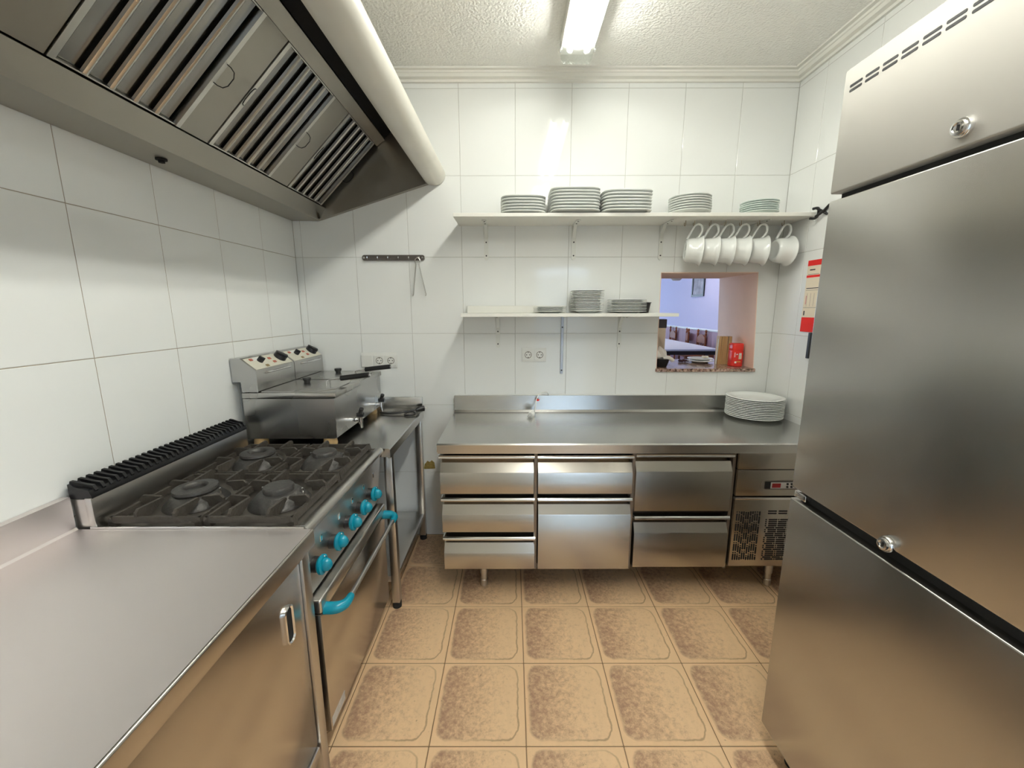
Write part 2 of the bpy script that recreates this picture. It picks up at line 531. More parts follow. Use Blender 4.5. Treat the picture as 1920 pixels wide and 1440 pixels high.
# wall tiles
_cache = {}
def tile_mesh(wd, ht, ax):
    k = (round(wd, 4), round(ht, 4), ax)
    if k not in _cache:
        a, b = wd / 2, ht / 2
        c = 0.0012
        # chamfered plate facing -Y
        vs = [(-a, TT, -b), (a, TT, -b), (a, TT, b), (-a, TT, b),
              (-a, c * .8, -b), (a, c * .8, -b), (a, c * .8, b), (-a, c * .8, b),
              (-a + c, 0, -b + c), (a - c, 0, -b + c), (a - c, 0, b - c), (-a + c, 0, b - c)]
        fs = [(8, 9, 10, 11)]
        for o in (0, 4):
            fs += [(o + i, o + (i + 1) % 4, o + 4 + (i + 1) % 4, o + 4 + i) for i in range(4)]
        fs.append((3, 2, 1, 0))
        mb = MB().add(vs, fs)
        if ax == 'l': mb.xf(Matrix.Rotation(-PI / 2, 4, 'Z').inverted())
        if ax == 'r': mb.xf(Matrix.Rotation(PI / 2, 4, 'Z').inverted())
        if ax == 'f': mb.xf(Matrix.Rotation(PI, 4, 'Z'))
        _cache[k] = mesh('wall_tile', mb, TILE, ang=20)
    return _cache[k]

rows = [ZD + k * TH for k in range(-4, 5)]
rows = [max(-0.001, z) for z in rows if z < 2.69]
rows = sorted(set(rows + [2.69]))
ztop = 2.69

# back wall, with hatch
wb = MB()
WY0, WY1 = TT, 0.45
wb.prism([(XL - .15, -.1), (OXL0 - (OZ0 + .1) * 0, -.1), (OXL0, OZ0 - .02), (OXL1, OZ1), (OXL1, CZ + .1), (XL - .15, CZ + .1)], 'y', WY0, WY1)
wb.prism([(OXL0, -.1), (XR + .15, -.1), (XR + .15, OZ0 - .02), (OXL0, OZ0 - .02)], 'y', WY0, WY1)
wb.prism([(OXR0, OZ0 - .02), (XR + .15, OZ0 - .02), (XR + .15, CZ + .1), (OXR1, CZ + .1), (OXR1, OZ1)], 'y', WY0, WY1)
wb.prism([(OXL1, OZ1), (OXR1, OZ1), (OXR1, CZ + .1), (OXL1, CZ + .1)], 'y', WY0, WY1)
wall_back = struct('wall_back', wb, GROUT)
cols = [XL] + [j * TW for j in range(-4, 5)] + [XR]
def opening_L(x0, x1, z0, z1):
    """tile outline minus the hatch corner it meets"""
    lx = lambda z: OXL0 + (OXL1 - OXL0) * (z - OZ0) / (OZ1 - OZ0)
    rx = lambda z: OXR0 + (OXR1 - OXR0) * (z - OZ0) / (OZ1 - OZ0)
    zb = OZ0 - .02
    if x0 < OXL0 < x1:
        if z0 < zb < z1: return [(x0, z0), (x1, z0), (x1, zb), (OXL0, zb), (lx(z1), z1), (x0, z1)]
        if z0 < OZ1 < z1: return [(x0, z0), (lx(z0), z0), (OXL1, OZ1), (x1, OZ1), (x1, z1), (x0, z1)]
    if x0 < OXR1 < x1:
        if z0 < zb < z1: return [(x0, z0), (x1, z0), (x1, z1), (rx(z1), z1), (OXR0, zb), (x0, zb)]
        if z0 < OZ1 < z1: return [(rx(z0), z0), (x1, z0), (x1, z1), (x0, z1), (x0, OZ1), (OXR1, OZ1)]
    return None
for ci in range(len(cols) - 1):
    for ri in range(len(rows) - 1):
        a, b, c, d = cols[ci] + G, cols[ci + 1] - G, rows[ri] + G, rows[ri + 1] - G
        if b > OXL1 and a < OXR1 and d > OZ0 and c < OZ1:
            L_ = opening_L(a, b, c, d)
            if L_:
                mb = MB().prism(L_, 'y', 0, TT)
                part(wall_back, 'tile', mb, TILE, local=True)
                continue
            if c < OZ0: d = OZ0 - .021
            else: c = OZ1 + .001
        inst(wall_back, 'tile', tile_mesh(b - a, d - c, 'b'), ((a + b) / 2, 0, (c + d) / 2))
pm = MB()
pp = [(-.587 + .073 * u, .455 + .062 * v) for u, v in ((0, .05), (.1, .6), (.25, .78), (.33, .95), (.55, .8), (.72, 1.0), (.95, .75), (1, .1))]
pm.prism(pp, 'y', -.0015, 0)
part(wall_back, 'filler_patch', pm, YEL, 'rough yellow patch of exposed filler', local=True)

# left wall
wall_left = struct('wall_left', MB().box(XL - .15, XL - TT, YF - .15, WY0, -.1, CZ + .1), GROUTL)
colsl = [YF]
k = -1.24745
ys = [k + i * TW for i in range(-12, 5)]
ys = [y for y in ys if y > YF + .02 and y < -.02]
ys = [YF] + ys + [0.0]
for i in range(len(ys) - 1):
    for ri in range(len(rows) - 1):
        a, b, c, d = ys[i] + G, ys[i + 1] - G, rows[ri] + G, rows[ri + 1] - G
        inst(wall_left, 'tile', tile_mesh(b - a, d - c, 'l'), (XL, (a + b) / 2, (c + d) / 2))
# right wall
wall_right = struct('wall_right', MB().box(XR + TT, XR + .15, YF - .15, WY0, -.1, CZ + .1), GROUT)
ys = [-0.2033 - i * TW for i in range(0, 13)]
ys = sorted([y for y in ys if y > YF + .02] + [YF, 0.0])
for i in range(len(ys) - 1):
    for ri in range(len(rows) - 1):
        a, b, c, d = ys[i] + G, ys[i + 1] - G, rows[ri] + G, rows[ri + 1] - G
        inst(wall_right, 'tile', tile_mesh(b - a, d - c, 'r'), (XR, (a + b) / 2, (c + d) / 2))
# wall behind the camera with a glazed door to daylight
DX0, DX1, DZ = 0.30, 1.22, 2.15
wf = MB()
wf.box(XL - .15, DX0, YF - .15, YF, -.1, CZ + .1)
wf.box(DX1, XR + .15, YF - .15, YF, -.1, CZ + .1)
wf.box(DX0, DX1, YF - .15, YF, DZ, CZ + .1)
WPAINT = plain('white wall paint', (0.76, 0.75, 0.71), 0.7, namt=0.02)
struct('wall_front', wf, WPAINT)
d1 = struct('door_1')
fr = MB()
for a, b in ((DX0, DX0 + .06), (DX1 - .06, DX1)): fr.rbox(a, b, YF - .1, YF - .04, 0, DZ, .004)
fr.rbox(DX0 + .06, DX1 - .06, YF - .1, YF - .04, DZ - .07, DZ, .004)
fr.rbox(DX0 + .06, DX1 - .06, YF - .1, YF - .04, 0.0, .10, .004)
fr.rbox(DX0 + .06, DX1 - .06, YF - .1, YF - .04, 1.0, 1.06, .004)
part(d1, 'door_frame', fr, WHITE)
for a, b in ((.10, 1.0), (1.06, DZ - .07)):
    part(d1, 'pane', MB().box(DX0 + .06, DX1 - .06, YF - .073, YF - .067, a, b), GLASS)
struct('floor_outside', MB().box(-6, 7, YF - 8, YF - .151, -.2, -.05), plain('pale patio concrete', (0.5, 0.49, 0.46), 0.9))
struct('sky_blocker_roof', MB().box(-2.2, 3.4, YF - 1.2, YF - .151, 2.45, 2.6), WPAINT)  # unseen roof added to cut the daylight reaching the door
struct('sky_blocker_wall', MB().box(-6, 7, YF - 4.6, YF - 4.4, -.05, 2.3), plain('pale sky blocker wall', (.55, .55, .52), .9))  # unseen wall, added to block part of the sky behind the door
# ceiling
struct('ceiling', MB().box(XL - .15, XR + .15, YF - .15, 0.45, CZ, CZ + .12), PLASTER)
# cornice
cp = [(0, 2.676), (.014, 2.676), (.016, 2.688), (.036, 2.692), (.044, 2.704), (.050, 2.706), (.054, 2.7135), (.074, 2.7135), (.076, CZ), (0, CZ)]
def cornice(name, f, a, b):
    n = len(cp)
    vs = [f(p, a) for p in cp] + [f(p, b) for p in cp]
    fs = [tuple(range(n)), tuple(range(2 * n - 1, n - 1, -1))] + [(i, n + i, n + (i + 1) % n, (i + 1) % n) for i in range(n)]
    struct(name, MB().add(vs, fs), CORN)
cornice('trim_1', lambda p, t: ((XL + p[0]) if t < 0 else (XR - p[0]), -p[0], p[1]), -1, 1)
cornice('trim_2', lambda p, t: (XR - p[0], -p[0] if t > -1 else YF, p[1]), 0, -2)
cornice('trim_3', lambda p, t: (XL + p[0], -p[0] if t > -1 else YF, p[1]), 0, -2)

# serving hatch: lining and granite sill
hatch = struct('window_1')
part(hatch, 'reveal', MB().prism([(OXL0, OZ0), (OXL0 + .004, OZ0), (OXL1 + .004, OZ1), (OXL1, OZ1)], 'y', .001, .45), PEACH)
part(hatch, 'reveal', MB().prism([(OXR0, OZ0), (OXR0 - .004, OZ0), (OXR1 - .004, OZ1), (OXR1, OZ1)], 'y', .001, .45), PEACH)
part(hatch, 'head', MB().prism([(OXL1, OZ1 - .004), (OXR1, OZ1 - .004), (OXR1, OZ1), (OXL1, OZ1)], 'y', .001, .45), PEACH)
part(hatch, 'sill', MB().rbox(OXL0 - .004, OXR0 + .004, -.014, .47, OZ0 - .020, OZ0, .002, 1), GRAN, 'speckled brown granite sill')

# ---------------------------------------------------------------- dining room seen through the hatch
DR = (-2.6, 4.25, 0.45, 11.0)
dl = MB()
struct('floor_dining', MB().box(DR[0], DR[1], .45, DR[3], -.05, 0), DFLOOR)
struct('ceiling_dining', MB().box(DR[0] - .1, DR[1] + .1, .45, DR[3] + .1, 2.75, 2.85), plain('white dining ceiling', (.7, .7, .72), .8))
ws = struct('wall_side', MB().box(DR[1], DR[1] + .12, .45, DR[3], 0, 2.75), LAV)
struct('wall_near', MB().box(XR + .15, DR[1] + .12, .33, .45, 0, 2.75), LAV)
struct('wall_near_2', MB().box(DR[0], XL - .15, .33, .45, 0, 2.75), LAV)
wsc = MB()
for i in range(26):
    y0 = 4.0 + i * .25
    b_ = MB().box(DR[1] - .018, DR[1], y0 + .003, y0 + .247, 0, .985)
    part(ws, 'board', b_, WAIN, local=True)
part(ws, 'dado_rail', MB().rbox(DR[1] - .03, DR[1], 4.0, 10.5, .985, 1.03, .006), WHITE, local=True)
# far wall with big windows, left wall with windows: the daylight of that room
def windowed(name, horiz, pos, a, b, spans, z0, z1):
    mb = MB()
    def bx(p, q, c, d):
        if q - p < 1e-4: return
        if horiz: mb.box(p, q, pos, pos + .15, c, d)
        else: mb.box(pos - .15, pos, p, q, c, d)
    bx(a, b, 0, z0); bx(a, b, z1, 2.75)
    e = a
    for s0, s1 in spans:
        bx(e, s0, z0, z1); e = s1
    bx(e, b, z0, z1)
    struct(name, mb, LAV)
    return spans
sp = [(.6, 2.6), (3.4, 5.4), (6.2, 8.2)]
windowed('wall_windows', False, DR[0], .45, DR[3], sp, .5, 2.4)
sp2 = [(-2.0, 0.0), (1.0, 3.4)]
windowed('wall_far', True, DR[3], DR[0], DR[1] + .12, sp2, .5, 2.4)
wn = 2
def window_frame(a, b, z0, z1, horiz, pos):
    global wn
    wd = struct('window_%d' % wn); wn += 1
    m_ = MB()
    def bx(p, q, c, d, t0=-.05, t1=.0):
        if horiz: m_.box(p, q, pos + .05 + t0, pos + .1 + t1, c, d)
        else: m_.box(pos - .1 + t0 + .05, pos - .05 + t1, p, q, c, d)
    bx(a, a + .06, z0, z1); bx(b - .06, b, z0, z1); bx(a + .06, b - .06, z0, z0 + .06); bx(a + .06, b - .06, z1 - .06, z1)
    bx((a + b) / 2 - .03, (a + b) / 2 + .03, z0 + .06, z1 - .06)
    part(wd, 'window_frame', m_, WHITE)
    for p, q in ((a + .06, (a + b) / 2 - .03), ((a + b) / 2 + .03, b - .06)):
        g = MB().box(p, q, pos + .07, pos + .076, z0 + .06, z1 - .06) if horiz else MB().box(pos - .076, pos - .07, p, q, z0 + .06, z1 - .06)
        part(wd, 'pane', g, GLASS)
for a, b in sp: window_frame(a, b, .5, 2.4, False, DR[0])
for a, b in sp2: window_frame(a, b, .5, 2.4, True, DR[3])

# picture on the lavender wall
px, py0, py1 = DR[1], 6.78, 7.40
pic = thing('picture', 'dark framed picture on the lavender dining room wall', 'picture', (px, 7.09, 1.74))
f_ = MB()
PZ0, PZ1 = 1.74, 2.35
f_.box(px - .03, px - .001, py0, py0 + .05, PZ0, PZ1); f_.box(px - .03, px - .001, py1 - .05, py1, PZ0, PZ1)
f_.box(px - .03, px - .001, py0 + .05, py1 - .05, PZ0, PZ0 + .05); f_.box(px - .03, px - .001, py0 + .05, py1 - .05, PZ1 - .05, PZ1)
part(pic, 'picture_frame', f_, BLACK)
part(pic, 'print', MB().box(px - .012, px - .001, py0 + .05, py1 - .05, PZ0 + .05, PZ1 - .05), plain('grey mottled print', (.35, .34, .38), .6, nscale=7, namt=.9))

# dining table and chairs
dt = thing('dining_table', 'long dining table with pale cloth beyond the serving hatch', 'table', (3.0, 6.3, 0))
part(dt, 'table_top', MB().rbox(2.2, 3.74, 4.85, 7.9, .715, .75, .008), CLOTH)
part(dt, 'apron', MB().box(2.26, 3.68, 4.92, 7.84, .64, .715), plain('dark table wood', (.03, .02, .015), .5))
for x in (2.3, 3.62):
    for y in (4.96, 7.8):
        part(dt, 'leg', MB().rbox(x - .04, x + .04, y - .04, y + .04, 0, .64, .006), CHAIRW)
def chair(loc, rz, label):
    t = thing('dining_chair', label, 'chair', loc, 'wooden dining chairs past the hatch')
    lm = lambda mb, nm: part(t, nm, mb, CHAIRW, local=True)
    lm(MB().rbox(-.22, .22, -.21, .21, .42, .46, .01), 'seat')
    for y in (-.19, .19):
        prof = [(0, 0), (.02, 0), (.022, .42), (.022, .46), (.026, .5), (.018, .54), (.024, .7), (.018, .88), (.026, .9), (.026, .93), (.014, .945), (.026, .975), (.02, 1.0), (.0, 1.02)]
        lm(MB().lathe(prof, (.20, y, 0), seg=12), 'back_post')
        lm(MB().lathe([(0, 0), (.018, 0), (.024, .2), (.02, .42), (0, .42)], (-.19, y, 0), seg=12), 'leg')
    cr = []
    n = 10
    top = [(-.18 + .36 * i / n, .84 + .07 * math.sin(PI * i / n)) for i in range(n + 1)]
    lm(MB().prism(top + [(.18, .72), (-.18, .72)], 'x', .185, .21), 'crest_rail')
    for y in (-.1, 0, .1):
        lm(MB().lathe([(0, .46), (.011, .46), (.016, .58), (.010, .72), (0, .72)], (.197, y, 0), seg=10), 'spindle')
    t.rotation_euler = (0, 0, rz)
chair((3.99, 8.25, 0), 0, 'wooden chair with turned finials at the far end past the hatch')
chair((3.97, 7.35, 0), -.30, 'angled orange brown wooden chair in the middle past the hatch')
chair((3.99, 6.62, 0), 0, 'wooden chair nearest the peach reveal past the hatch')
lampsh = thing('pendant_lamp', 'small beige pendant lamp shade at the top of the hatch view', 'lamp', (3.3, 6.0, 2.03))
part(lampsh, 'lamp_shade', MB().lathe([(.05, .0), (.07, .0), (.20, .13), (.22, .20), (.21, .20), (.055, .01)], (3.3, 6.0, 2.03), seg=24, close=True), plain('beige lamp shade', (.5, .42, .34), .7))
part(lampsh, 'shade_base', MB().lathe([(0, -.002), (.068, -.002), (.068, .006), (0, .006)], (3.3, 6.0, 2.03), seg=24), plain('beige lamp base', (.5, .42, .34), .7))
part(lampsh, 'bulb', MB().lathe([(0, 0), (.025, .012), (.035, .035), (.025, .06), (.012, .08), (0, .085)], (3.3, 6.0, 2.09), seg=16), emit('lit bulb', (1.0, .95, .90), 1300.0))
part(lampsh, 'cord', MB().cyl((3.3, 6.0, 2.15), (3.3, 6.0, 2.75), .006, seg=8), BLACK)

# ---------------------------------------------------------------- range hood
HOOD0, HOOD1 = -2.35, -0.004
hd = thing('range_hood', 'large stainless steel extractor hood over the gas range', 'range hood', (XL + .3, -1.2, 1.965))
GB, GX = 1.968, -1.122
gut = MB().prism([(XL + .002, GB), (GX, GB), (-1.086, 2.036), (-1.090, 2.040), (-1.126, 1.972), (XL + .006, 1.972), (XL + .006, 2.6), (XL + .002, 2.6)], 'y', HOOD0, HOOD1)
part(hd, 'grease_gutter', gut, STHOOD)
# sloped filter bank frame
A2, B2 = Vector((-1.086, 2.040)), Vector((-.768, 2.357))
dirv = (B2 - A2).normalized(); nrm = Vector((dirv.y, -dirv.x))   # towards the room, downwards
def slope(t, h): # t along slope from the gutter, h out of the plane
    p = A2 + dirv * t + nrm * h
    return p.x, p.y
SL = (B2 - A2).length
def sbox(mb, t0, t1, y0, y1, h0, h1):
    return mb.prism([slope(t0, h0), slope(t1, h0), slope(t1, h1), slope(t0, h1)], 'y', y0, y1)
part(hd, 'filter_dark_back', sbox(MB(), 0.0, SL, HOOD0 + .01, HOOD1 - .01, -.045, -.040), DARK)  # near-black sheet; shade between the baffles is in its colour
inner = MB().strip([(-.768, 2.357), (-.735, 2.382), (-.722, 2.388)], 'y', HOOD0 + .01, HOOD1 - .01, .002)
part(hd, 'plenum_panel', inner, STHOOD)
part(hd, 'cavity_shade', MB().strip([(-.722, 2.396), (-.66, 2.455), (-.60, 2.41), (-.46, 2.28), (-.46, 2.22)], 'y', HOOD0 + .01, HOOD1 - .01, .002), DARK, 'black inside standing in for deep shade')  # near-black sheet; the unlit depth of the gap is put into its colour
can_ = MB().prism([(-.43, 2.262), (-.80, 2.60), (XL + .006, 2.60), (XL + .006, 2.604), (-.80, 2.604), (-.425, 2.266)], 'y', HOOD0, HOOD1)
part(hd, 'canopy', can_, STHOOD)
lipp = [(-.502, 2.166), (-.486, 2.158)] + [(-.452 + .058 * math.cos(a), 2.212 + .056 * math.sin(a)) for a in [(-100 + 12 * i) * PI / 180 for i in range(16)]] + [(-.452, 2.256), (-.452, 2.20), (-.502, 2.175)]
part(hd, 'front_rim', MB().prism(lipp, 'y', HOOD0, HOOD1 - .002), STLIP, 'pale rounded front rim')
endp = [(XL + .002, GB), (GX, GB), (-.49, 2.160), (-.43, 2.262), (-.80, 2.60), (XL + .006, 2.60)]
for a, b in ((HOOD1 - .003, HOOD1), (HOOD0, HOOD0 + .003)):
    part(hd, 'end_panel', MB().prism(endp, 'y', a, b), STHOOD)
part(hd, 'rim_flange', MB().prism([(GX + .01, GB + .001), (-.495, 2.159), (-.495, 2.163), (GX + .01, GB + .005)], 'y', HOOD1 - .03, HOOD1 - .003), STHOOD)
# drain plug under the gutter
dp = MB().cyl((-1.20, -.99, GB), (-1.20, -.99, GB - .005), .017, .017, 14)
dp.cyl((-1.20, -.99, GB - .005), (-1.20, -.99, GB - .013), .010, .010, 6)
part(hd, 'drain_plug', dp, DARK)
FILT = [(-1.92, -1.535), (-1.424, -1.041), (-.915, -.545), (-.400, -.050)]
BLANKS = [(-2.34, -1.92), (-1.535, -1.424), (-1.041, -.915), (-.545, -.400)]
for y0, y1 in BLANKS:
    part(hd, 'blank_panel', sbox(MB(), .001, SL - .001, y0 + .002, y1 - .002, -.010, -.004), STHOOD)
for fi, (y0, y1) in enumerate(FILT):
    f_ = MB()
    e = .018
    for a, b in ((y0, y0 + e), (y1 - e, y1)):
        sbox(f_, .002, SL - .002, a + .001, b - .001, -.022, .0)
    sbox(f_, .002, .006, y0 + e, y1 - e, -.022, -.004)
    sbox(f_, SL - .006, SL - .002, y0 + e, y1 - e, -.022, -.004)
    flt = part(hd, 'grease_filter', f_, STBAF)
    n = 5
    pw = (y1 - y0 - 2 * e) / n
    for i in range(n):
        c0 = y0 + e + i * pw
        pl = part(flt, 'back_plate', sbox(MB(), .007, SL - .007, c0 + pw * .26, c0 + pw * .86, -.026, -.020), STMIR)
        if i > 0:
            rg = MB().prism([(c0 - pw * .10, -.012), (c0 - pw * .10, -.003), (c0 - pw * .03, 0), (c0 + pw * .03, 0), (c0 + pw * .10, -.003), (c0 + pw * .10, -.012)], 'x', 0, 1)
            # map (y,h) profile along the slope
            rg.v = [(slope(.007 + v[0] * (SL - .014), v[2])[0], v[1], slope(.007 + v[0] * (SL - .014), v[2])[1]) for v in rg.v]
            part(flt, 'baffle', rg, STBAF)
    # wire handles, one on each side frame
    for yy, s in ((y0 + .010, -1), (y1 - .010, 1)):
        pts = []
        for (t, q) in ((.185, 0), (.185, .012), (.190, .026), (.205, .034), (.235, .034), (.250, .026), (.255, .012), (.255, 0)):
            x, z = slope(t, .003 + q * .45)
            pts.append((x, yy + q * s * .9, z))
        part(flt, 'wire_handle', MB().tube(pts, .0017, 6), BLACK)

# ---------------------------------------------------------------- fluorescent fixture
def batten(LX, LY0, LY1, label, power):
    TUBEM = emit('lit fluorescent tube', (1.0, 0.985, 0.935), power)
    LZ = 2.612
    fx = thing('fluorescent_lamp', label, 'lamp', (LX, (LY0 + LY1) / 2, LZ))
    part(fx, 'housing', MB().rbox(LX - .078, LX + .078, LY0, LY1, 2.656, CZ, .006), WHITE)
    tray = MB().prism([(LX - .066, 2.656), (LX - .030, 2.650), (LX + .030, 2.650), (LX + .066, 2.656)], 'y', LY0 + .05, LY1 - .05)
    part(fx, 'reflector', tray, WHITE)
    cov = [(LX - .076, 2.656), (LX - .070, 2.630), (LX - .060, 2.616), (LX + .060, 2.616), (LX + .070, 2.630), (LX + .076, 2.656)]
    cv = MB().strip(cov, 'y', LY0 + .004, LY1 - .004, -.002)
    for y in (LY0 + .002, LY1 - .004): cv.prism(cov, 'y', y, y + .002)
    part(fx, 'cover', cv, COVER)
    for s in (-1, 1):
        x = LX + s * .040
        tb = part(fx, 'tube', MB().cyl((x, LY0 + .06, 2.637), (x, LY1 - .075, 2.637), .013, seg=16), TUBEM)
        for y in (LY0 + .045, LY1 - .075):
            part(tb, 'end_cap', MB().cyl((x, y, 2.637), (x, y + .014, 2.637), .0135, seg=16), WHITE)
    for y in (LY0 + .05, (LY0 + LY1) / 2, LY1 - .05):
        for s in (-1, 1):
            part(fx, 'clip', MB().rbox(LX + s * .079 - .004, LX + s * .079 + .004, y - .012, y + .012, 2.645, 2.68, .002), CHROME)
batten(.288, -1.515, -.288, 'twin tube fluorescent batten with clear cover at the top of the picture', TUBE)
batten(.270, -2.900, -1.670, 'second twin tube fluorescent batten reflected faintly in the back wall tiles', TUBE2)

# ---------------------------------------------------------------- upright refrigerator
RF = thing('refrigerator', 'tall stainless steel two door upright refrigerator', 'refrigerator', (1.18, -1.68, 0))
FX, FY0, FY1 = .82, -2.035, -1.330
part(RF, 'cabinet', MB().rbox(.878, 1.535, FY0 + .004, FY1 - .004, .10, 2.035, .004), STZ)
tp = part(RF, 'top_panel', MB().rbox(FX, .878, FY0, FY1, 1.763, 2.053, .004, 3), STTOP)
ud = part(RF, 'upper_door', MB().rbox(FX, .876, FY0, FY1, .944, 1.745, .004, 3), STFR)
ld = part(RF, 'lower_door', MB().rbox(FX, .876, FY0, FY1, .100, .910, .004, 3), STFR)
part(RF, 'gasket', MB().box(.846, .879, FY0 + .008, FY1 - .008, .905, .950), RUBBER)
part(RF, 'gasket', MB().box(.846, .879, FY0 + .008, FY1 - .008, 1.742, 1.766), RUBBER)
part(RF, 'hinge', MB().rbox(.828, .86, FY1 - .05, FY1 - .004, .915, .935, .003), CHROME)
def lock(y, z, par):
    m_ = MB().lathe([(0, -.001), (.0185, -.001), (.0185, -.006), (.0165, -.010), (.0135, -.010), (.0125, -.016), (.009, -.0165), (.0085, -.0135), (0, -.0135)], (FX + .001, y, z), 'x', 24)
    lk = part(par, 'lock', m_, CHROME)
    part(lk, 'keyhole', MB().box(FX - .0148, FX - .012, y - .001, y + .001, z - .005, z + .005), BLACK)
lock(-1.650, 1.797, tp); lock(-1.648, .951, ud)
sl = MB()
yy = -1.351
k = 0
while yy > -1.98:
    ln = .037
    for zz in (2.0085, 1.9975):
        sl.prism(rrect(yy - ln, yy, zz - .0030, zz + .0030, .0025, 3), 'x', FX - .0006, FX + .002)
    yy -= .0455 if k % 2 == 0 else .046
    k += 1
part(tp, 'vent_slots', sl, BLACK, kind='stuff')
for x in (.90, 1.48):
    for y in (FY0 + .06, FY1 - .06):
        part(RF, 'foot', MB().lathe([(0, 0), (.025, 0), (.025, .012), (.016, .018), (.016, .10), (0, .10)], (x, y, 0), seg=16), RUBBER)

# ---------------------------------------------------------------- refrigerated counter along the back wall
CT, CX0, CX1, CYF = .845, -.374, 1.546, -.648
ct = thing('refrigerated_counter', 'long stainless steel refrigerated counter with seven drawers', 'counter', (.58, -.33, 0))
wt = [(-.012, .79), (-.012, CT + .10), (-.030, CT + .10), (-.034, CT + .012), (-.046, CT), (CYF + .006, CT), (CYF, CT - .006), (CYF, CT - .040), (CYF + .02, CT - .040), (CYF + .02, .79)]
part(ct, 'worktop', MB().prism(wt, 'x', CX0, CX1), STCTR)
part(ct, 'sealant_bead', MB().rbox(CX0, CX1, -.012, -.001, CT + .088, CT + .104, .003), WHITE)
part(ct, 'carcass', MB().box(CX0 + .012, CX1 - .006, -.540, -.03, .155, .792), plain('dark counter carcass', (.10, .085, .07), .5, metal=.6))  # steel coloured dark: shade of the drawer gaps is in this colour
DF = -.612
def drawer(x0, x1, z0, z1):
    pr = [(-.541, z0), (DF + .004, z0), (DF, z0 + .004), (DF, z1 - .092), (DF + .002, z1 - .089), (DF + .026, z1 - .046), (DF + .060, z1 - .040), (DF + .060, z1 - .016), (-.541, z1 - .016)]
    d = part(ct, 'drawer', MB().prism(pr, 'x', x0, x1), STX)
    hp = [(DF + .066, z1 - .016), (DF - .004, z1 - .016)] + arc(DF + .010, z1 - .014, .014, PI, PI / 2, 6) + [(DF + .066, z1)]
    part(d, 'handle_bar', MB().prism(hp, 'x', x0 - .003, x1 + .003), CHROME)
drawer(-.370, .086, .574, .776); drawer(-.366, .088, .370, .556); drawer(-.362, .092, .166, .347)
drawer(.107, .566, .574, .776); drawer(.110, .568, .166, .556)
drawer(.583, 1.050, .482, .782); drawer(.590, 1.056, .177, .458)
for x in (.0965, .5755, 1.066):
    part(ct, 'divider', MB().box(x - .007, x + .007, -.590, -.541, .158, .792), plain('grey divider steel', (.25, .22, .19), .4, metal=.8))
# machine compartment
part(ct, 'upper_panel', MB().rbox(1.078, CX1 - .008, -.606, -.541, .700, .785, .003), STX)
cpn = part(ct, 'control_panel', MB().rbox(1.078, CX1 - .008, -.606, -.541, .562, .697, .003), STX)
part(cpn, 'display_bezel', MB().prism(rrect(1.196, 1.43, .596, .645, .024, 6), 'y', -.6085, -.606), plain('grey bezel', (.20, .17, .14), .35))
ctl = part(cpn, 'controller', MB().rbox(1.212, 1.40, -.614, -.6085, .602, .640, .003), BLACK)
part(ctl, 'faceplate', MB().box(1.240, 1.395, -.6155, -.614, .605, .637), plain('light grey plate', (.5, .48, .46), .4))
part(ctl, 'display', MB().box(1.246, 1.288, -.6162, -.6155, .610, .632), DISPLAY)
for i in range(4):
    for z in (.614, .629):
        part(ctl, 'button', MB().cyl((1.320 + i * .020, -.6155, z), (1.320 + i * .020, -.618, z), .0055, seg=12), BLACK)
vp = part(ct, 'vent_panel', MB().rbox(1.078, CX1 - .008, -.606, -.541, .180, .545, .003), STX)
part(vp, 'trim_strip', MB().rbox(1.076, CX1 - .008, -.611, -.590, .543, .556, .003), CHROME)
hs = MB()
random.seed(3)
def slot(x0, x1, z0, z1):
    r = min(x1 - x0, z1 - z0) * .42
    hs.prism(rrect(x0, x1, z0, z1, r, 2), 'y', -.6066, -.604)
ncol = 11
for i in range(ncol):
    xx = 1.092 + i * .0112
    z = .478 - random.choice((0, .008, .016, .024))
    if z < .474: slot(xx, xx + .0078, z + .003, .481)
    while z > .225:
        z2 = max(.212, z - .043)
        slot(xx, xx + .0078, z2 + .003, z); z = z2 - .003
        if z > .225:
            slot(xx, xx + .0078, z - .006, z); z -= .009
nrow = 21
for k in range(nrow):
    zz = .432 - k * .0108
    x = 1.246
    x += random.choice((0, .010))
    if x > 1.25: slot(1.240, 1.248, zz, zz + .0075)
    while x < 1.50:
        slot(x, x + .044, zz, zz + .0075); x += .047
        if random.random() < .5: slot(x, x + .007, zz, zz + .0075); x += .010
for zz in (.478, .466):
    for i in range(5): slot(1.248 + i * .052, 1.292 + i * .052, zz, zz + .0075)
part(vp, 'vent_slots', hs, DARK, kind='stuff')  # closed plates; the shade inside open slots is put into their colour
for x in (-.171, 1.354):
    for y in (-.505, -.09):
        part(ct, 'leg', MB().lathe([(0, 0), (.014, 0), (.020, .006), (.020, .040), (.0175, .043), (.0175, .075), (.021, .078), (.021, .155), (0, .155)], (x, y, 0), seg=20), STZ)

# ---------------------------------------------------------------- left worktop cabinet
cb = thing('worktop_cabinet', 'low stainless steel worktop cabinet in the left foreground', 'cabinet', (-.93, -2.05, 0))
LZT, LX1, LY0_, LY1_ = .853, -.584, -2.75, -1.412
wt = [(XL + .003, .80), (XL + .003, LZT + .098), (XL + .026, LZT + .098), (XL + .026, LZT + .006), (XL + .032, LZT), (LX1 - .003, LZT), (LX1 - .003, LZT - .04), (LX1 - .012, LZT - .04), (LX1 - .012, .80)]
part(cb, 'worktop', MB().prism(wt, 'y', LY0_, LY1_), STWORK)
part(cb, 'front_edge', MB().prism([(LX1 - .0025, LZT - .046), (LX1, LZT - .046), (LX1, LZT - .005), (LX1 - .0008, LZT - .0022), (LX1 - .003, LZT - .0003), (LX1 - .006, LZT + .0004), (LX1 - .006, LZT - .001)], 'y', LY0_, LY1_), STOVEN)
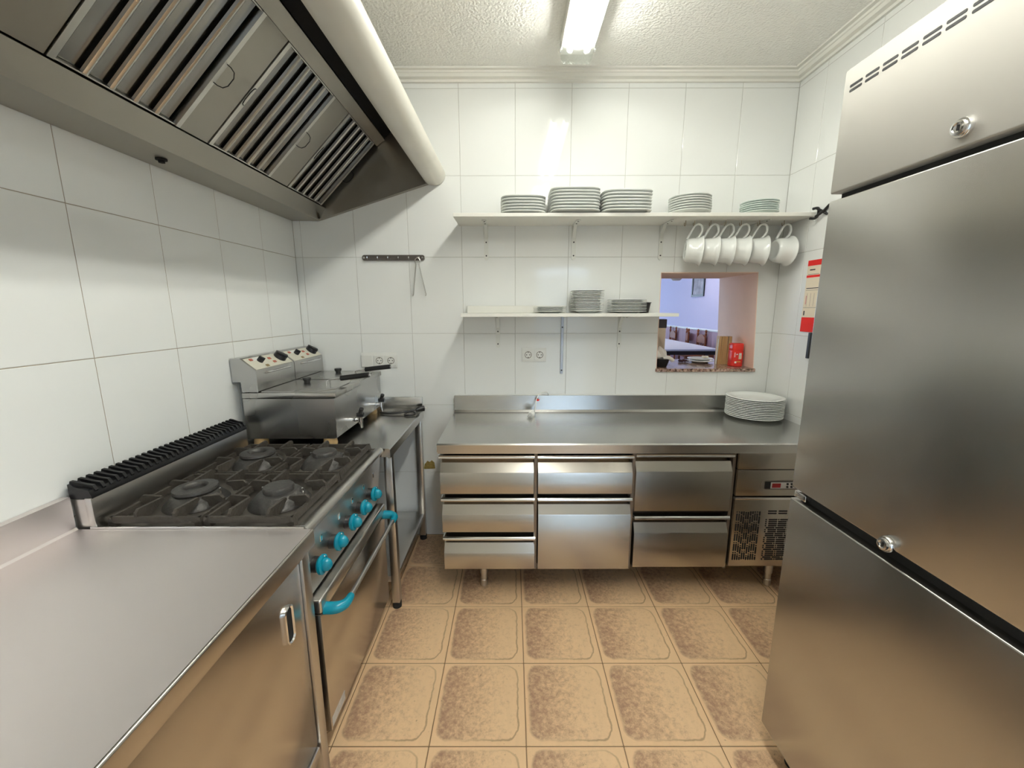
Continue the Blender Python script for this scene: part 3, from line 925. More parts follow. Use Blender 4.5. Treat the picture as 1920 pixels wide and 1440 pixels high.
part(cb, 'carcass', MB().box(XL + .01, -.640, LY0_ + .01, LY1_ - .002, .13, .80), STZ)
part(cb, 'stile', MB().rbox(-.640, -.603, -1.452, LY1_ - .002, 0.0, .805, .002), STZ)
dr = part(cb, 'sliding_door', MB().rbox(-.632, -.610, -2.10, -1.457, .165, .800, .003), STOVEN)
part(cb, 'sliding_door', MB().rbox(-.655, -.633, -2.70, -2.05, .165, .800, .003), STOVEN)
part(cb, 'plinth_rail', MB().rbox(-.640, -.606, LY0_ + .02, -1.457, .120, .158, .002), STZ)
hr = []
o_ = rrect(-1.555, -1.515, .595, .705, .0195, 8); i_ = rrect(-1.548, -1.522, .602, .698, .0125, 8)
n = len(o_)
hm = MB()
vs = [(-.610, p[0], p[1]) for p in o_] + [(-.604, p[0], p[1]) for p in o_] + [(-.602, p[0] * .5 + q[0] * .5, p[1] * .5 + q[1] * .5) for p, q in zip(o_, i_)] + [(-.606, p[0], p[1]) for p in i_] + [(-.6098, p[0], p[1]) for p in i_]
hm.add(vs, [(r * n + i, r * n + (i + 1) % n, (r + 1) * n + (i + 1) % n, (r + 1) * n + i) for r in range(4) for i in range(n)])
fh = part(dr, 'flush_handle', hm, CHROME, 'oblong chrome flush pull')
part(fh, 'recess', MB().prism(i_, 'x', -.6102, -.6095), DARK)
for y in (-1.50, -2.70):
    for x in (-.66, XL + .06):
        part(cb, 'leg', MB().lathe([(0, 0), (.016, 0), (.02, .008), (.02, .13), (0, .13)], (x, y - .02, 0), seg=16), STZ)

# ---------------------------------------------------------------- gas range
GY0, GY1 = -1.408, -.722
gr = thing('gas_range', 'four burner stainless steel gas range with turquoise knobs', 'gas range', (-.93, -1.065, 0))
part(gr, 'body', MB().box(-1.215, -.645, GY0 + .006, GY1 - .004, .09, .835), STZ)
part(gr, 'hob_top', MB().prism([(-1.225, .828), (-.606, .828)] + arc(-.612, .840, .010, -PI / 2, PI / 2, 6) + [(-.622, .851), (-.640, .846), (-1.19, .846), (-1.225, .846)], 'y', GY0, GY1), SOOT)
part(gr, 'front_rail', MB().prism([(-.640, .847)] + arc(-.616, .839, .016, 1.75, -1.2, 7) + [(-.622, .815), (-.64, .815)], 'y', GY0 + .001, GY1 - .001), STY)
part(gr, 'hob_edge', MB().rbox(-1.222, -.612, GY0 - .003, GY0 + .006, .846, .859, .002), CHROME)
cpnl = [(-.645, .822), (-.617, .822), (-.638, .600), (-.650, .600)]
part(gr, 'control_panel', MB().prism(cpnl, 'y', GY0 + .003, GY1 - .001), STY)
def knob(y):
    z = .701
    xs = -.617 - (.822 - z) * .021 / .222
    k = part(gr, 'knob', MB().lathe([(0, 0), (.025, 0), (.030, .006), (.030, .014), (.026, .016), (.0225, .016), (.0225, .014), (0, .014)], (xs + .020, y, z), 'x', 28), TEAL)
    part(k, 'collar', MB().lathe([(0, -.004), (.024, -.004), (.024, .020), (0, .020)], (xs + .002, y, z), 'x', 24), BLACK)
    g = MB().lathe([(.0222, 0), (.0222, .004), (.020, .014), (.014, .021), (.007, .0245), (0, .0255)], (xs + .034, y, z), 'x', 20)
    g.v = [(v[0], y + (v[1] - y) * .72, v[2]) for v in g.v]
    part(k, 'grip', g, TEAL)
    part(k, 'pointer', MB().cyl((xs + .034, y + .004, z + .0255), (xs + .037, y + .004, z + .0255), .0022, seg=8), WHITE)
    return xs
KY = [-1.352, -1.226, -1.100, -.988, -.868]
for y in KY: knob(y)
for y in (-1.300, -1.165, -1.045, -.928, -.812):
    xs = -.617 - (.822 - .755) * .021 / .222
    part(gr, 'indicator_plate', MB().rbox(xs - .001, xs + .002, y - .007, y + .007, .748, .770, .001, 1), CHROME)
part(gr, 'label_slot', MB().box(-.631, -.628, -1.392, -1.385, .745, .782), BLACK)
# oven door
od = part(gr, 'oven_door', MB().rbox(-.650, -.607, -1.374, -.745, .112, .540, .003), STOVEN)
part(gr, 'door_rail', MB().rbox(-.650, -.604, -1.374, -.735, .545, .592, .007, 3), STY)
part(gr, 'oven_side', MB().box(-.655, -.645, GY0 + .004, -.73, .09, .60), DARK)
HXX, HZ = -.548, .545
hb = part(od, 'handle', MB().cyl((HXX, -1.30, HZ), (HXX, -.80, HZ), .0085, seg=16), STY)
for y, s in ((-1.30, -1), (-.80, 1)):
    pts = smooth_path([(HXX, y - s * .012, HZ), (HXX, y + s * .010, HZ), (HXX - .006, y + s * .030, HZ), (HXX - .024, y + s * .043, HZ), (HXX - .059, y + s * .046, HZ)], 5)
    n = len(pts)
    rs = [.0115 + .0075 * min(1, i / (n * .75)) for i in range(n)]
    part(hb, 'handle_end', MB().tube(pts, .014, 14, rs=rs), TEAL, 'curved turquoise handle end')
part(od, 'sticker', MB().box(-.607, -.6064, -1.366, -1.268, .122, .156), plain('worn silver sticker', (.55, .52, .48), .5, nscale=40, namt=.4))
for y in (-1.36, -.76):
    for x in (-.68, -1.18):
        part(gr, 'leg', MB().cyl((x, y, 0), (x, y, .09), .018, seg=14), STZ)
# splash and cast flue
part(gr, 'upstand', MB().rbox(-1.225, -1.206, GY0, GY1 - .002, .846, .945, .002), STY)
part(gr, 'flue_duct', MB().box(-1.262, -1.225, GY0 + .004, GY1 - .002, .80, .940), STZ)
vg = MB().prism([(-1.268, .942), (-1.268, .985), (-1.260, .988), (-1.252, .978), (-1.212, .966), (-1.206, .950), (-1.206, .942)], 'y', GY0 + .003, GY1)
fg = part(gr, 'flue_grille', vg, VENTB, 'black cast flue grille')
nb = 30
rb = MB().prism([(-1.266, .982), (-1.262, .994), (-1.250, .992), (-1.236, .980), (-1.214, .977), (-1.206, .962), (-1.210, .955)], 'y', -.0045, .0045)
rb.v = [(v[0], v[1] + (.010 if v[0] > -1.245 else -.002), v[2]) for v in rb.v]
RBM = mesh('rib', rb, VENTB, root_loc(gr)[:1] + (0, 0))
for i in range(nb):
    y = GY0 + .012 + (GY1 - GY0 - .030) * i / (nb - 1)
    inst(fg, 'rib', RBM, (0, y - root_loc(gr)[1], 0))
# pan supports and burners
GX0, GX1_, GM = -1.188, -.650, -.915
gys = [(-1.392, -1.068), (-1.062, -.738)]
for gi, (x0, x1) in enumerate(((GX0, GM - .003), (GM + .003, GX1_))):
    for gj, (y0, y1) in enumerate(gys):
        cx, cy = (x0 + x1) / 2, (y0 + y1) / 2
        g = MB()
        zt = .878; zb = .860; wdt = .014
        for a, b in ((x0, x0 + wdt), (x1 - wdt, x1)): g.prism([(a, zb), (b, zb), (b - .003, zt), (a + .003, zt)], 'y', y0, y1)
        for a, b in ((y0, y0 + wdt), (y1 - wdt, y1)): g.prism([(a, zb), (b, zb), (b - .003, zt), (a + .003, zt)], 'x', x0 + .004, x1 - .004)
        for q in ((x0, y0), (x1 - .02, y0), (x0, y1 - .02), (x1 - .02, y1 - .02)):
            g.box(q[0], q[0] + .02, q[1], q[1] + .02, .847, zb + .002)
        grt = part(gr, 'pan_support', g, IRON)
        hx, hy = (x1 - x0) / 2, (y1 - y0) / 2
        for k in range(4):
            a = k * PI / 2
            R = hx if k % 2 == 0 else hy
            for off in (-.062, .062):
                # fin: foot on the frame rising to a raised tip that points inwards
                fin = MB().prism([(R - .004, zb + .002), (R - .004, zt + .010), (R - .014, zt + .020), (.066, zt + .016), (.062, zt + .008), (.080, zt - .002), (R - .05, zb + .002)], 'y', -.0045, .0045)
                fin.xf(Matrix.Translation((0, off * .9, 0)))
                fin.xf(Matrix.Translation((cx, cy, 0)) @ Matrix.Rotation(a, 4, 'Z'))
                part(grt, 'finger', fin, IRON)
        # burner
        zc = .847
        bo = part(gr, 'burner', MB().lathe([(0, zc), (.092, zc), (.090, zc + .006), (.062, zc + .036), (.054, zc + .040), (0, zc + .040)], (cx, cy, 0), seg=32), IRONB)
        if gi == 0:
            part(bo, 'burner_ring', MB().lathe([(.030, zc + .040), (.062, zc + .040), (.064, zc + .045), (.062, zc + .053), (.036, zc + .056), (.031, zc + .050)], (cx, cy, 0), seg=32, close=True), IRONB)
        else:
            part(bo, 'burner_cap', MB().lathe([(0, zc + .034), (.046, zc + .034), (.046, zc + .052), (.043, zc + .057), (.034, zc + .0585), (0, zc + .058)], (cx, cy, 0), seg=32), IRONB)
        for sx, sy in ((.07, .012), (-.066, .02)):
            part(bo, 'spark_pin', MB().cyl((cx + sx, cy + sy, zc + .01), (cx + sx, cy + sy, zc + .042), .003, seg=8), CHROME)

# ---------------------------------------------------------------- work table in the corner
tb_ = thing('work_table', 'open stainless steel work table in the back left corner', 'table', (-.92, -.36, 0))
TX1, TY0, TY1, TZ = -.574, -.712, -.010, .845
part(tb_, 'table_top', MB().prism([(XL + .003, TZ - .04), (XL + .003, TZ), (TX1 - .005, TZ), (TX1, TZ - .005), (TX1, TZ - .045), (TX1 - .012, TZ - .045), (TX1 - .012, TZ - .04)], 'y', TY0, TY1), STCTR)
part(tb_, 'upstand', MB().rbox(XL + .02, TX1, TY1 - .016, TY1 - .001, TZ - .002, TZ + .09, .002), STCTR)
for x in (TX1 - .042, XL + .03):
    for y in (TY0 + .03, TY1 - .055):
        lg = part(tb_, 'leg', MB().rbox(x, x + .038, y, y + .038, .03, TZ - .04, .003), STZ)
        part(lg, 'foot', MB().cyl((x + .019, y + .019, 0), (x + .019, y + .019, .03), .022, seg=14), RUBBER)
part(tb_, 'lower_shelf', MB().rbox(XL + .035, TX1 - .01, TY0 + .032, TY1 - .02, .145, .18, .003), STY)

# ---------------------------------------------------------------- double deep fryer
fy = thing('deep_fryer', 'double stainless steel countertop deep fryer with two lids', 'deep fryer', (-1.03, -.34, .845))
FRX0, FRX1, FRY0, FRY1, FRZ0, FRZ1 = -1.243, -.828, -.670, -.018, .880, 1.090
fbm = MB().prism([(FRX0, FRZ0), (FRX1 - .012, FRZ0), (FRX1, FRZ0 + .004), (FRX1, FRZ1 - .022), (FRX0, FRZ1 - .022)], 'y', FRY0, FRY1)
part(fy, 'body', fbm, STFRY)
part(fy, 'top_rim', MB().rbox(FRX0 - .001, FRX1 + .009, FRY0 - .003, FRY1 + .003, FRZ1 - .020, FRZ1 + .006, .004, 2), STFRY)
cbp = [(-1.279, 1.145), (-1.279, 1.251), (-1.236, 1.252), (-1.170, 1.197), (-1.168, 1.193), (-1.168, 1.099), (-1.242, 1.099), (-1.242, 1.145)]
for bi, (y0, y1) in enumerate(((-.670, -.346), (-.342, -.020))):
    bx_ = part(fy, 'control_box', MB().prism(cbp, 'y', y0, y1), STFRY)
    s0, s1 = Vector((-1.233, 1.2500)), Vector((-1.171, 1.1985))
    dn = (s1 - s0).normalized(); nn = Vector((-dn.y, dn.x))
    if nn.x < 0: nn = -nn
    def SP(t, y, hh): 
        q = s0 + dn * (t * (s1 - s0).length) + nn * hh
        return (q.x, y, q.y)
    def plate(par, nm, t0, t1, ya, yb, h0, h1, mat):
        vs = [SP(t, y, hh) for hh in (h0, h1) for t, y in ((t0, ya), (t1, ya), (t1, yb), (t0, yb))]
        return part(par, nm, MB().add(vs, [(0, 1, 2, 3), (7, 6, 5, 4), (0, 4, 5, 1), (1, 5, 6, 2), (2, 6, 7, 3), (3, 7, 4, 0)]), mat)
    plate(bx_, 'face_panel', .06, .99, y0 + .010, y1 - .006, 0, .0016, CREAM)
    plate(bx_, 'name_strip', .10, .34, y0 + .055, y0 + .135, .0016, .0022, WHITE)
    def dial(t, y, r, hh, rot):
        c = Vector(SP(t, y, .0016)); ax = Vector((nn.x, 0, nn.y))
        m_ = MB().lathe([(0, 0), (r, 0), (r * .95, hh * .45), (r * .8, hh), (0, hh)], (0, 0, 0), 'z', 20)
        m_.rbox(-r * .95, r * .95, -r * .28, r * .28, hh * .4, hh * 1.5, r * .08, 1)
        q = Vector((0, 0, 1)).rotation_difference(ax).to_matrix().to_4x4()
        m_.xf(Matrix.Translation(c) @ q @ Matrix.Rotation(rot, 4, 'Z'))
        part(bx_, 'knob', m_, BLACK)
    dial(.42, y0 + .098, .0145, .016, .5)
    dial(.44, y0 + .262, .0310, .018, .7)
    for t, y, c in ((.16, y0 + .040, 'r'), (.30, y0 + .168, 'r'), (.62, y0 + .178, 'r'), (.78, y0 + .10, 'd')):
        plate(bx_, 'indicator', t, t + .15, y, y + .020, .0016, .0045, plain('orange lens', (.45, .10, .05), .3) if c == 'r' else plain('brown print', (.3, .22, .1), .5))
    hl = part(bx_, 'towel_bar', MB().tube([(-1.170, y0 + .075, 1.180), (-1.160, y0 + .078, 1.180), (-1.157, y0 + .085, 1.180), (-1.157, y1 - .055, 1.180), (-1.160, y1 - .048, 1.180), (-1.170, y1 - .045, 1.180)], .0042, 10), CHROME)
    # lid with a cut corner, knob
    lid = part(fy, 'lid', MB().prism([(-1.160, y0 + .010), (-.905, y0 + .010), (-.850, y0 + .075), (-.850, y1 - .075), (-.875, y1 - .008), (-1.160, y1 - .008)], 'z', FRZ1 + .006, FRZ1 + .011), STFRY)
    ky = y0 + .235 if bi == 0 else y0 + .235
    kx = -1.063 if bi == 0 else -1.042
    part(lid, 'lid_knob', MB().lathe([(0, 0), (.014, 0), (.0145, .008), (.019, .014), (.020, .022), (.018, .026), (0, .026)], (kx, ky, FRZ1 + .011), seg=20), BLACK)
    # basket handle: wire loop then black grip sticking out over the front
    hy = y0 + .170
    x0, x1 = (-.862, -.722) if bi == 0 else (-.858, -.714)
    z0 = FRZ1 + .045 if bi == 0 else FRZ1 + .040
    bh = part(fy, 'basket_handle', MB().tube(smooth_path([(x0, hy, z0), (x0 + .012, hy, z0 + .001), (x0 + .07, hy, z0 + .008), (x1 - .02, hy, z0 + .014), (x1, hy, z0 + .016)], 3), .0130, 12, rs=None), BLACK)
    for s in (-1, 1):
        part(bh, 'wire', MB().tube(smooth_path([(x0 + .01, hy + s * .006, z0), (x0 - .03, hy + s * .010, z0 - .004), (x0 - .060, hy + s * .016, z0 - .012), (x0 - .062, hy + s * .02, FRZ1 + .008)], 4), .0025, 8), CHROME)
    part(bh, 'grip_end', MB().tube([(x1 - .004, hy, z0 + .015), (x1 + .006, hy, z0 + .0165)], .0075, 10), CHROME)
    # drain tap
    ty = -.520 if bi == 0 else -.190
    tz = .930
    tp_ = part(fy, 'drain_tap', MB().tube([(FRX1 - .002, ty, tz), (FRX1 + .062, ty, tz)], .009, 12, rs=[.009, .009]), CHROME)
    m_ = MB().cyl((FRX1 + .026, ty, tz), (FRX1 + .034, ty, tz), .012, seg=6)
    m_.cyl((FRX1 + .056, ty, tz + .012), (FRX1 + .056, ty, tz - .012), .012, seg=12)
    m_.cyl((FRX1 + .056, ty, tz - .012), (FRX1 + .060, ty, tz - .042), .0095, .007, 12)
    part(tp_, 'spout', m_, CHROME)
    m_ = MB().rbox(FRX1 + .040, FRX1 + .074, ty - .010, ty + .010, tz + .014, tz + .036, .004)
    m_.cyl((FRX1 + .056, ty, tz + .030), (FRX1 + .070, ty - .012, tz + .058), .009, .011, 10)
    part(tp_, 'lever', m_, BLACK)
for x in (FRX0 + .045, FRX1 - .045):
    for y in (FRY0 + .03, FRY1 - .05):
        part(fy, 'foot', MB().lathe([(0, 0), (.030, 0), (.032, .006), (.028, .035), (0, .035)], (x, y, .845), seg=20), FOOT)

# black flex of the fryer lying on the table
cdl = thing('power_cord', 'black power cord with plug lying on the corner work table', 'cord', (-.66, -.12, .846))
pth = smooth_path([(-.815, -.085, .852), (-.76, -.11, .853), (-.70, -.105, .857), (-.65, -.09, .862), (-.61, -.10, .862), (-.60, -.13, .853), (-.64, -.145, .852), (-.66, -.12, .852), (-.63, -.09, .866), (-.585, -.075, .872)], 6)
part(cdl, 'flex', MB().tube(pth, .0052, 8), BLACK)
part(cdl, 'plug', MB().tube([(-.600, -.085, .868), (-.588, -.075, .871), (-.570, -.062, .872), (-.558, -.055, .872)], .012, 12, rs=[.009, .016, .018, .018]), BLACK)
for s in (-1, 1):
    part(cdl, 'pin', MB().cyl((-.558, -.055 + s * .008, .872), (-.538, -.047 + s * .008, .872), .0024, seg=8), CHROME)

# ---------------------------------------------------------------- shelves, brackets
US0, US1 = 1.939, 1.957
one('wall_shelf', MB().rbox(-.324, 1.549, -.247, -.001, US0, US1, .001, 1), MELA, 'long white upper wall shelf carrying five stacks of plates', 'shelf', (.61, -.12, US0))
LS0, LS1 = 1.426, 1.444
one('wall_shelf', MB().rbox(-.298, .885, -.240, -.001, LS0, LS1, .001, 1), MELA, 'shorter white lower wall shelf ending over the serving hatch', 'shelf', (.29, -.12, LS0))
ordn = ['leftmost', 'second', 'third', 'fourth', 'fifth', 'sixth', 'seventh']
def bracket(x, ztop, drop, lean, label, depth=.18):
    b = thing('shelf_bracket', label, 'bracket', (x, -.002, ztop - drop), 'white shelf brackets')
    r = .0125
    plate_ = [(x - r, ztop - .004)] + [(x + r * math.cos(a), ztop - drop + r + r * math.sin(a)) for a in [PI + PI * i / 8 for i in range(9)]] + [(x + r, ztop - .004)]
    part(b, 'wall_arm', MB().prism(plate_, 'y', -.006, -.001), BRK)
    arm = MB().prism([(x - r, -.001), (x + r, -.001), (x + r, -depth + r), (x, -depth), (x - r, -depth + r)], 'z', ztop - .005, ztop - .0005)
    part(b, 'shelf_arm', arm, BRK)
    rib = MB().prism([(-.004, ztop - .005), (-.055, ztop - .005), (-.045, ztop - .016), (-.016, ztop - .045), (-.006, ztop - .07), (-.004, ztop - .07)], 'x', x - r * .75, x + r * .75)
    part(b, 'gusset', rib, BRK)
    for z in (ztop - drop + .024, ztop - drop * .48):
        part(b, 'screw', MB().cyl((x, -.006, z), (x, -.0078, z), .0042, seg=10), INK)
    for y in (-.09, -.15):
        part(b, 'screw', MB().cyl((x, y, ztop - .005), (x, y, ztop - .0068), .0042, seg=10), INK)
for i, x in enumerate((-.168, .340, .846, 1.36)):
    bracket(x, US0, .190, 0, ['leftmost white bracket under the upper shelf', 'second white bracket from the left under the upper shelf', 'white bracket under the upper shelf beside the empty cup hook', 'white bracket under the upper shelf behind the hanging cups'][i])
bracket(-.104, LS0, .190, 0, 'left white bracket under the lower shelf', .16)
bracket(.629, LS0, .190, 0, 'right white bracket under the lower shelf', .16)
lb = thing('shelf_bracket', 'long thin metal bracket in the middle under the lower shelf', 'bracket', (.283, -.002, 1.078))
part(lb, 'wall_arm', MB().rbox(.275, .291, -.014, -.001, 1.078, LS0 - .004, .002, 1), steel('galvanised bracket', (.55, .60, .68), .5))
part(lb, 'shelf_arm', MB().rbox(.275, .291, -.2, -.001, LS0 - .004, LS0 - .0005, .001, 1), BRK)
for z in (1.10, 1.36):
    part(lb, 'screw', MB().cyl((.283, -.014, z), (.283, -.0155, z), .0045, seg=10), INK)

# ---------------------------------------------------------------- plates
def plate_profile(R, hgt, foot, edge):
    zr = hgt - edge
    return [(0, .0035), (foot - .006, .0035), (foot - .004, 0), (foot, 0), (foot + .004, .002), (R * .76, zr * .80), (R * .84, zr), (R - .002, zr + edge * .15), (R, zr + edge * .4), (R, zr + edge * .75), (R - .0022, hgt),
            (R * .84, hgt - .001), (R * .70, hgt * .45 + .003), (foot, .0070), (0, .0066)]
_pl = {}
def plate_mesh(R, hgt, n, mat, edge=.006):
    k = (R, hgt, n, mat.name, edge)
    if k not in _pl:
        _pl[k] = mesh('plate', MB().lathe(plate_profile(R, hgt, R * .52, edge), seg=40, n=n), mat, ang=50)
    return _pl[k]
NUM = ['lowest', 'second', 'third', 'fourth', 'fifth', 'sixth', 'seventh', 'eighth', 'ninth', 'tenth', 'eleventh', 'twelfth', 'thirteenth', 'fourteenth', 'fifteenth']
def stack(x, y, z, R, hgt, count, pitch_, n, desc, group, mat, jit=.0015, rot=0.0):
    me = plate_mesh(R, hgt, n, mat, pitch_ * .47)
    for i in range(count):
        o = bpy.data.objects.new('plate', me); C.objects.link(o)
        o.location = (x + random.uniform(-jit, jit), y + random.uniform(-jit, jit), z + i * pitch_)
        o.rotation_euler = (0, 0, rot + (random.uniform(0, 6) if not n else random.uniform(-.02, .02)))
        nm = 'topmost' if i == count - 1 else NUM[i]
        frm = '' if i in (0, count - 1) else ' from the bottom'
        tag(o, '%s plate%s, %s' % (nm, frm, desc), 'plate', group)
stack(.041, -.128, US1, .120, .016, 6, .0148, 4, 'leftmost stack on the upper shelf', 'plates in the leftmost stack on the upper shelf', CHINA)
stack(.312, -.135, US1, .132, .018, 8, .0150, 5, 'tallest stack on the upper shelf', 'plates in the tallest stack on the upper shelf', CHINA)
stack(.582, -.135, US1, .131, .018, 7, .0158, 5, 'third stack from the left, upper shelf', 'plates in the third stack on the upper shelf', CHINA)
stack(.945, -.130, US1, .109, .026, 7, .0125, None, 'round stack above the empty hook', 'plates in the round stack on the upper shelf', CHINA)
stack(1.325, -.125, US1, .094, .024, 6, .0105, None, 'pale rightmost stack, upper shelf', 'plates in the rightmost stack on the upper shelf', CHINAG)
stack(.197, -.125, LS1, .094, .014, 4, .0080, None, 'low stack at the end of the white board', 'plates in the low stack on the lower shelf', CHINA)
stack(.405, -.120, LS1, .088, .018, 14, .0083, 5, 'tall small stack on the lower shelf', 'plates in the tall stack on the lower shelf', CHINA)
stack(.633, -.122, LS1, .108, .012, 9, .0080, None, 'stack beside the black bowl', 'plates in the stack beside the black bowl', CHINA)
stack(1.385, -.172, CT, .150, .021, 12, .0097, None, 'stack on the steel counter', 'plates stacked on the steel counter', CHINA, .001)
one('spare_shelf_board', MB().rbox(-.285, .300, -.028, -.006, LS1, LS1 + .043, .002, 1), MELA, 'narrow white board standing at the back of the lower shelf', 'board', (0, -.018, LS1))
one('bowl', MB().lathe([(0, 0), (.024, 0), (.027, .004), (.036, .056), (.040, .058), (.040, .061), (.034, .061), (.024, .008), (0, .008)], (.757, -.042, LS1), seg=32), BLACK, 'small black bowl behind the plates on the lower shelf', 'bowl', (.757, -.042, LS1))

# ---------------------------------------------------------------- cups on hooks
HX = [.926, .975, 1.063, 1.145, 1.229, 1.327, 1.461]
HN = ['empty', 'leftmost', 'second', 'third', 'fourth', 'fifth', 'rightmost']
HYY = -.14
for i, x in enumerate(HX):
    pts = [(x, HYY, US0), (x, HYY, US0 - .014)] + [(x + .0, HYY + .009 - .009 * math.cos(a), US0 - .016 - .010 * math.sin(a)) for a in [PI * k / 8 for k in range(9)]] + [(x, HYY + .018, US0 - .008)]
    lab = 'small brass cup hook hanging empty under the upper shelf' if i == 0 else 'small cup hook holding the %s hanging cup%s' % (HN[i], '' if i in (1, 6) else ' from the left')
    one('cup_hook', MB().tube(pts, .0017, 8), steel('dull brass', (.35, .27, .16), .35), lab, 'hook', (x, HYY, US0), 'cup hooks under the upper shelf')
# tulip cup lying on its side: axis +x, base at x=0
cupp = [(0, .004), (.040, .004), (.043, 0), (.050, 0), (.055, .004), (.062, .016), (.0655, .040), (.066, .065), (.070, .086), (.078, .101), (.080, .103), (.078, .1045), (.072, .098), (.064, .083), (.062, .062), (.0605, .04), (.055, .020), (.045, .010), (0, .009)]
for i in range(1, 7):
    x = HX[i]
    zc = US0 - .158
    lab = '%s white cup%s hanging from the hooks' % ({1: 'leftmost', 6: 'rightmost'}.get(i, NUM[i - 1]), '' if i in (1, 6) else ' from the left')
    c = thing('cup', lab, 'cup', (x, HYY, zc), 'white cups hanging under the upper shelf')
    ang_ = Matrix.Rotation(-.22 if i < 6 else .03, 4, 'Z') @ Matrix.Rotation(.05, 4, 'Y')
    body = MB().lathe([(r, hh * .80) for r, hh in cupp], (-.042, 0, 0), 'x', 40); body.xf(ang_)
    part(c, 'body', body, CHINA, local=True, ang=50)
    hp = smooth_path([(-.036, 0, .060), (-.030, 0, .075), (-.017, 0, .105), (-.004, 0, .130), (.014, 0, .139), (.030, 0, .130), (.036, 0, .105), (.028, 0, .082), (.012, 0, .063)], 4)
    hm_ = MB().tube(hp, .0058, 8); hm_.v = [(v[0], v[1] * 1.35, v[2]) for v in hm_.v]; hm_.xf(ang_)
    part(c, 'handle', hm_, CHINA, local=True)

# ---------------------------------------------------------------- sockets
def socket_insert(par, x, z, y):
    sq = part(par, 'socket', MB().rbox(x - .033, x + .033, y - .003, y, z - .033, z + .033, .002, 1), WHITE)
    part(sq, 'well_rim', MB().lathe([(.0175, 0), (.0215, 0), (.0215, -.0022), (.0185, -.0022)], (x, y - .003, z), 'y', 28, close=True), plain('grey socket rim', (.28, .26, .22), .4))
    part(sq, 'well', MB().lathe([(0, 0), (.0175, 0), (.0175, -.0006), (0, -.0006)], (x, y - .003, z), 'y', 28), WHITE)
    for s in (-1, 1):
        part(sq, 'contact', MB().cyl((x + s * .0095, y - .0036, z), (x + s * .0095, y - .0042, z), .0032, seg=10), INK)
        part(sq, 'earth_clip', MB().box(x - .003, x + .003, y - .0045, y - .0036, z + s * .0165 - .003, z + s * .0165 + .003), INK)
s1 = thing('wall_socket', 'white double wall socket under the lower shelf', 'socket', (.114, -.001, 1.194))
part(s1, 'frame', MB().rbox(.039, .189, -.008, -.001, 1.152, 1.236, .003), WHITE)
socket_insert(s1, .079, 1.194, -.008); socket_insert(s1, .149, 1.194, -.008)
s2 = thing('wall_socket', 'white switch and double socket above the deep fryer', 'socket', (-.83, -.001, 1.16))
part(s2, 'frame', MB().rbox(-.940, -.720, -.008, -.001, 1.116, 1.208, .003), WHITE)
part(s2, 'rocker', MB().rbox(-.937, -.868, -.013, -.008, 1.122, 1.194, .002, 1), WHITE)
socket_insert(s2, -.827, 1.160, -.008); socket_insert(s2, -.757, 1.160, -.008)

# ---------------------------------------------------------------- utensil rail and tongs
ra = thing('utensil_rail', 'dark metal utensil rail with pegs on the tiled wall', 'rail', (-.71, -.001, 1.763))
rm = steel('dark rail steel', (.20, .18, .165), .3)
part(ra, 'bar', MB().prism(rrect(-.891, -.528, 1.747, 1.778, .012, 5), 'y', -.012, -.001), rm)
for i in range(6):
    x = -.855 + i * .060
    part(ra, 'peg', MB().tube([(x, -.012, 1.757), (x, -.028, 1.754), (x, -.034, 1.760), (x, -.034, 1.766)], .003, 8), CHROME)
for x in (-.880, -.540):
    part(ra, 'screw', MB().cyl((x, -.012, 1.763), (x, -.014, 1.763), .006, seg=12), CHROME)
tg = thing('tongs', 'steel tongs hanging from the utensil rail', 'tongs', (-.562, -.03, 1.75))
tpath = [(-.603, -.026, 1.545), (-.598, -.027, 1.556), (-.583, -.030, 1.66), (-.574, -.031, 1.724), (-.580, -.031, 1.737), (-.578, -.031, 1.752), (-.565, -.031, 1.762), (-.552, -.031, 1.752), (-.549, -.031, 1.737), (-.557, -.031, 1.724), (-.545, -.030, 1.66), (-.524, -.027, 1.556), (-.528, -.026, 1.545)]
tt = MB().tube(tpath, .003, 8)
cyy = -.030
tt.v = [(v[0], cyy + (v[1] - cyy) * 2.2, v[2]) for v in tt.v]
part(tg, 'strip', tt, STZ)

# ---------------------------------------------------------------- white plug lead on the counter
wp = thing('plug_lead', 'white cable with plug and red tag on the steel counter', 'cord', (.13, -.10, CT))
pth = smooth_path([(.112, -.125, .866), (.120, -.100, .885), (.128, -.060, .925), (.145, -.045, .955), (.175, -.035, .968), (.198, -.025, .962), (.206, -.012, .944)], 6)
part(wp, 'flex', MB().tube(pth, .0030, 8), WHITE)
part(wp, 'plug', MB().tube([(.086, -.168, .855), (.094, -.158, .856), (.103, -.142, .860), (.112, -.124, .867)], .013, 12, rs=[.019, .021, .013, .007]), WHITE)
for s in (-1, 1):
    part(wp, 'pin', MB().cyl((.086 + s * .008, -.170 - s * .003, .855), (.072 + s * .008, -.186 - s * .003, .852), .0024, seg=8), CHROME)
part(wp, 'tag', MB().prism([(.127, .918), (.129, .930), (.145, .926), (.150, .931), (.147, .922), (.140, .917)], 'y', -.058, -.056), RED, 'small red tag')

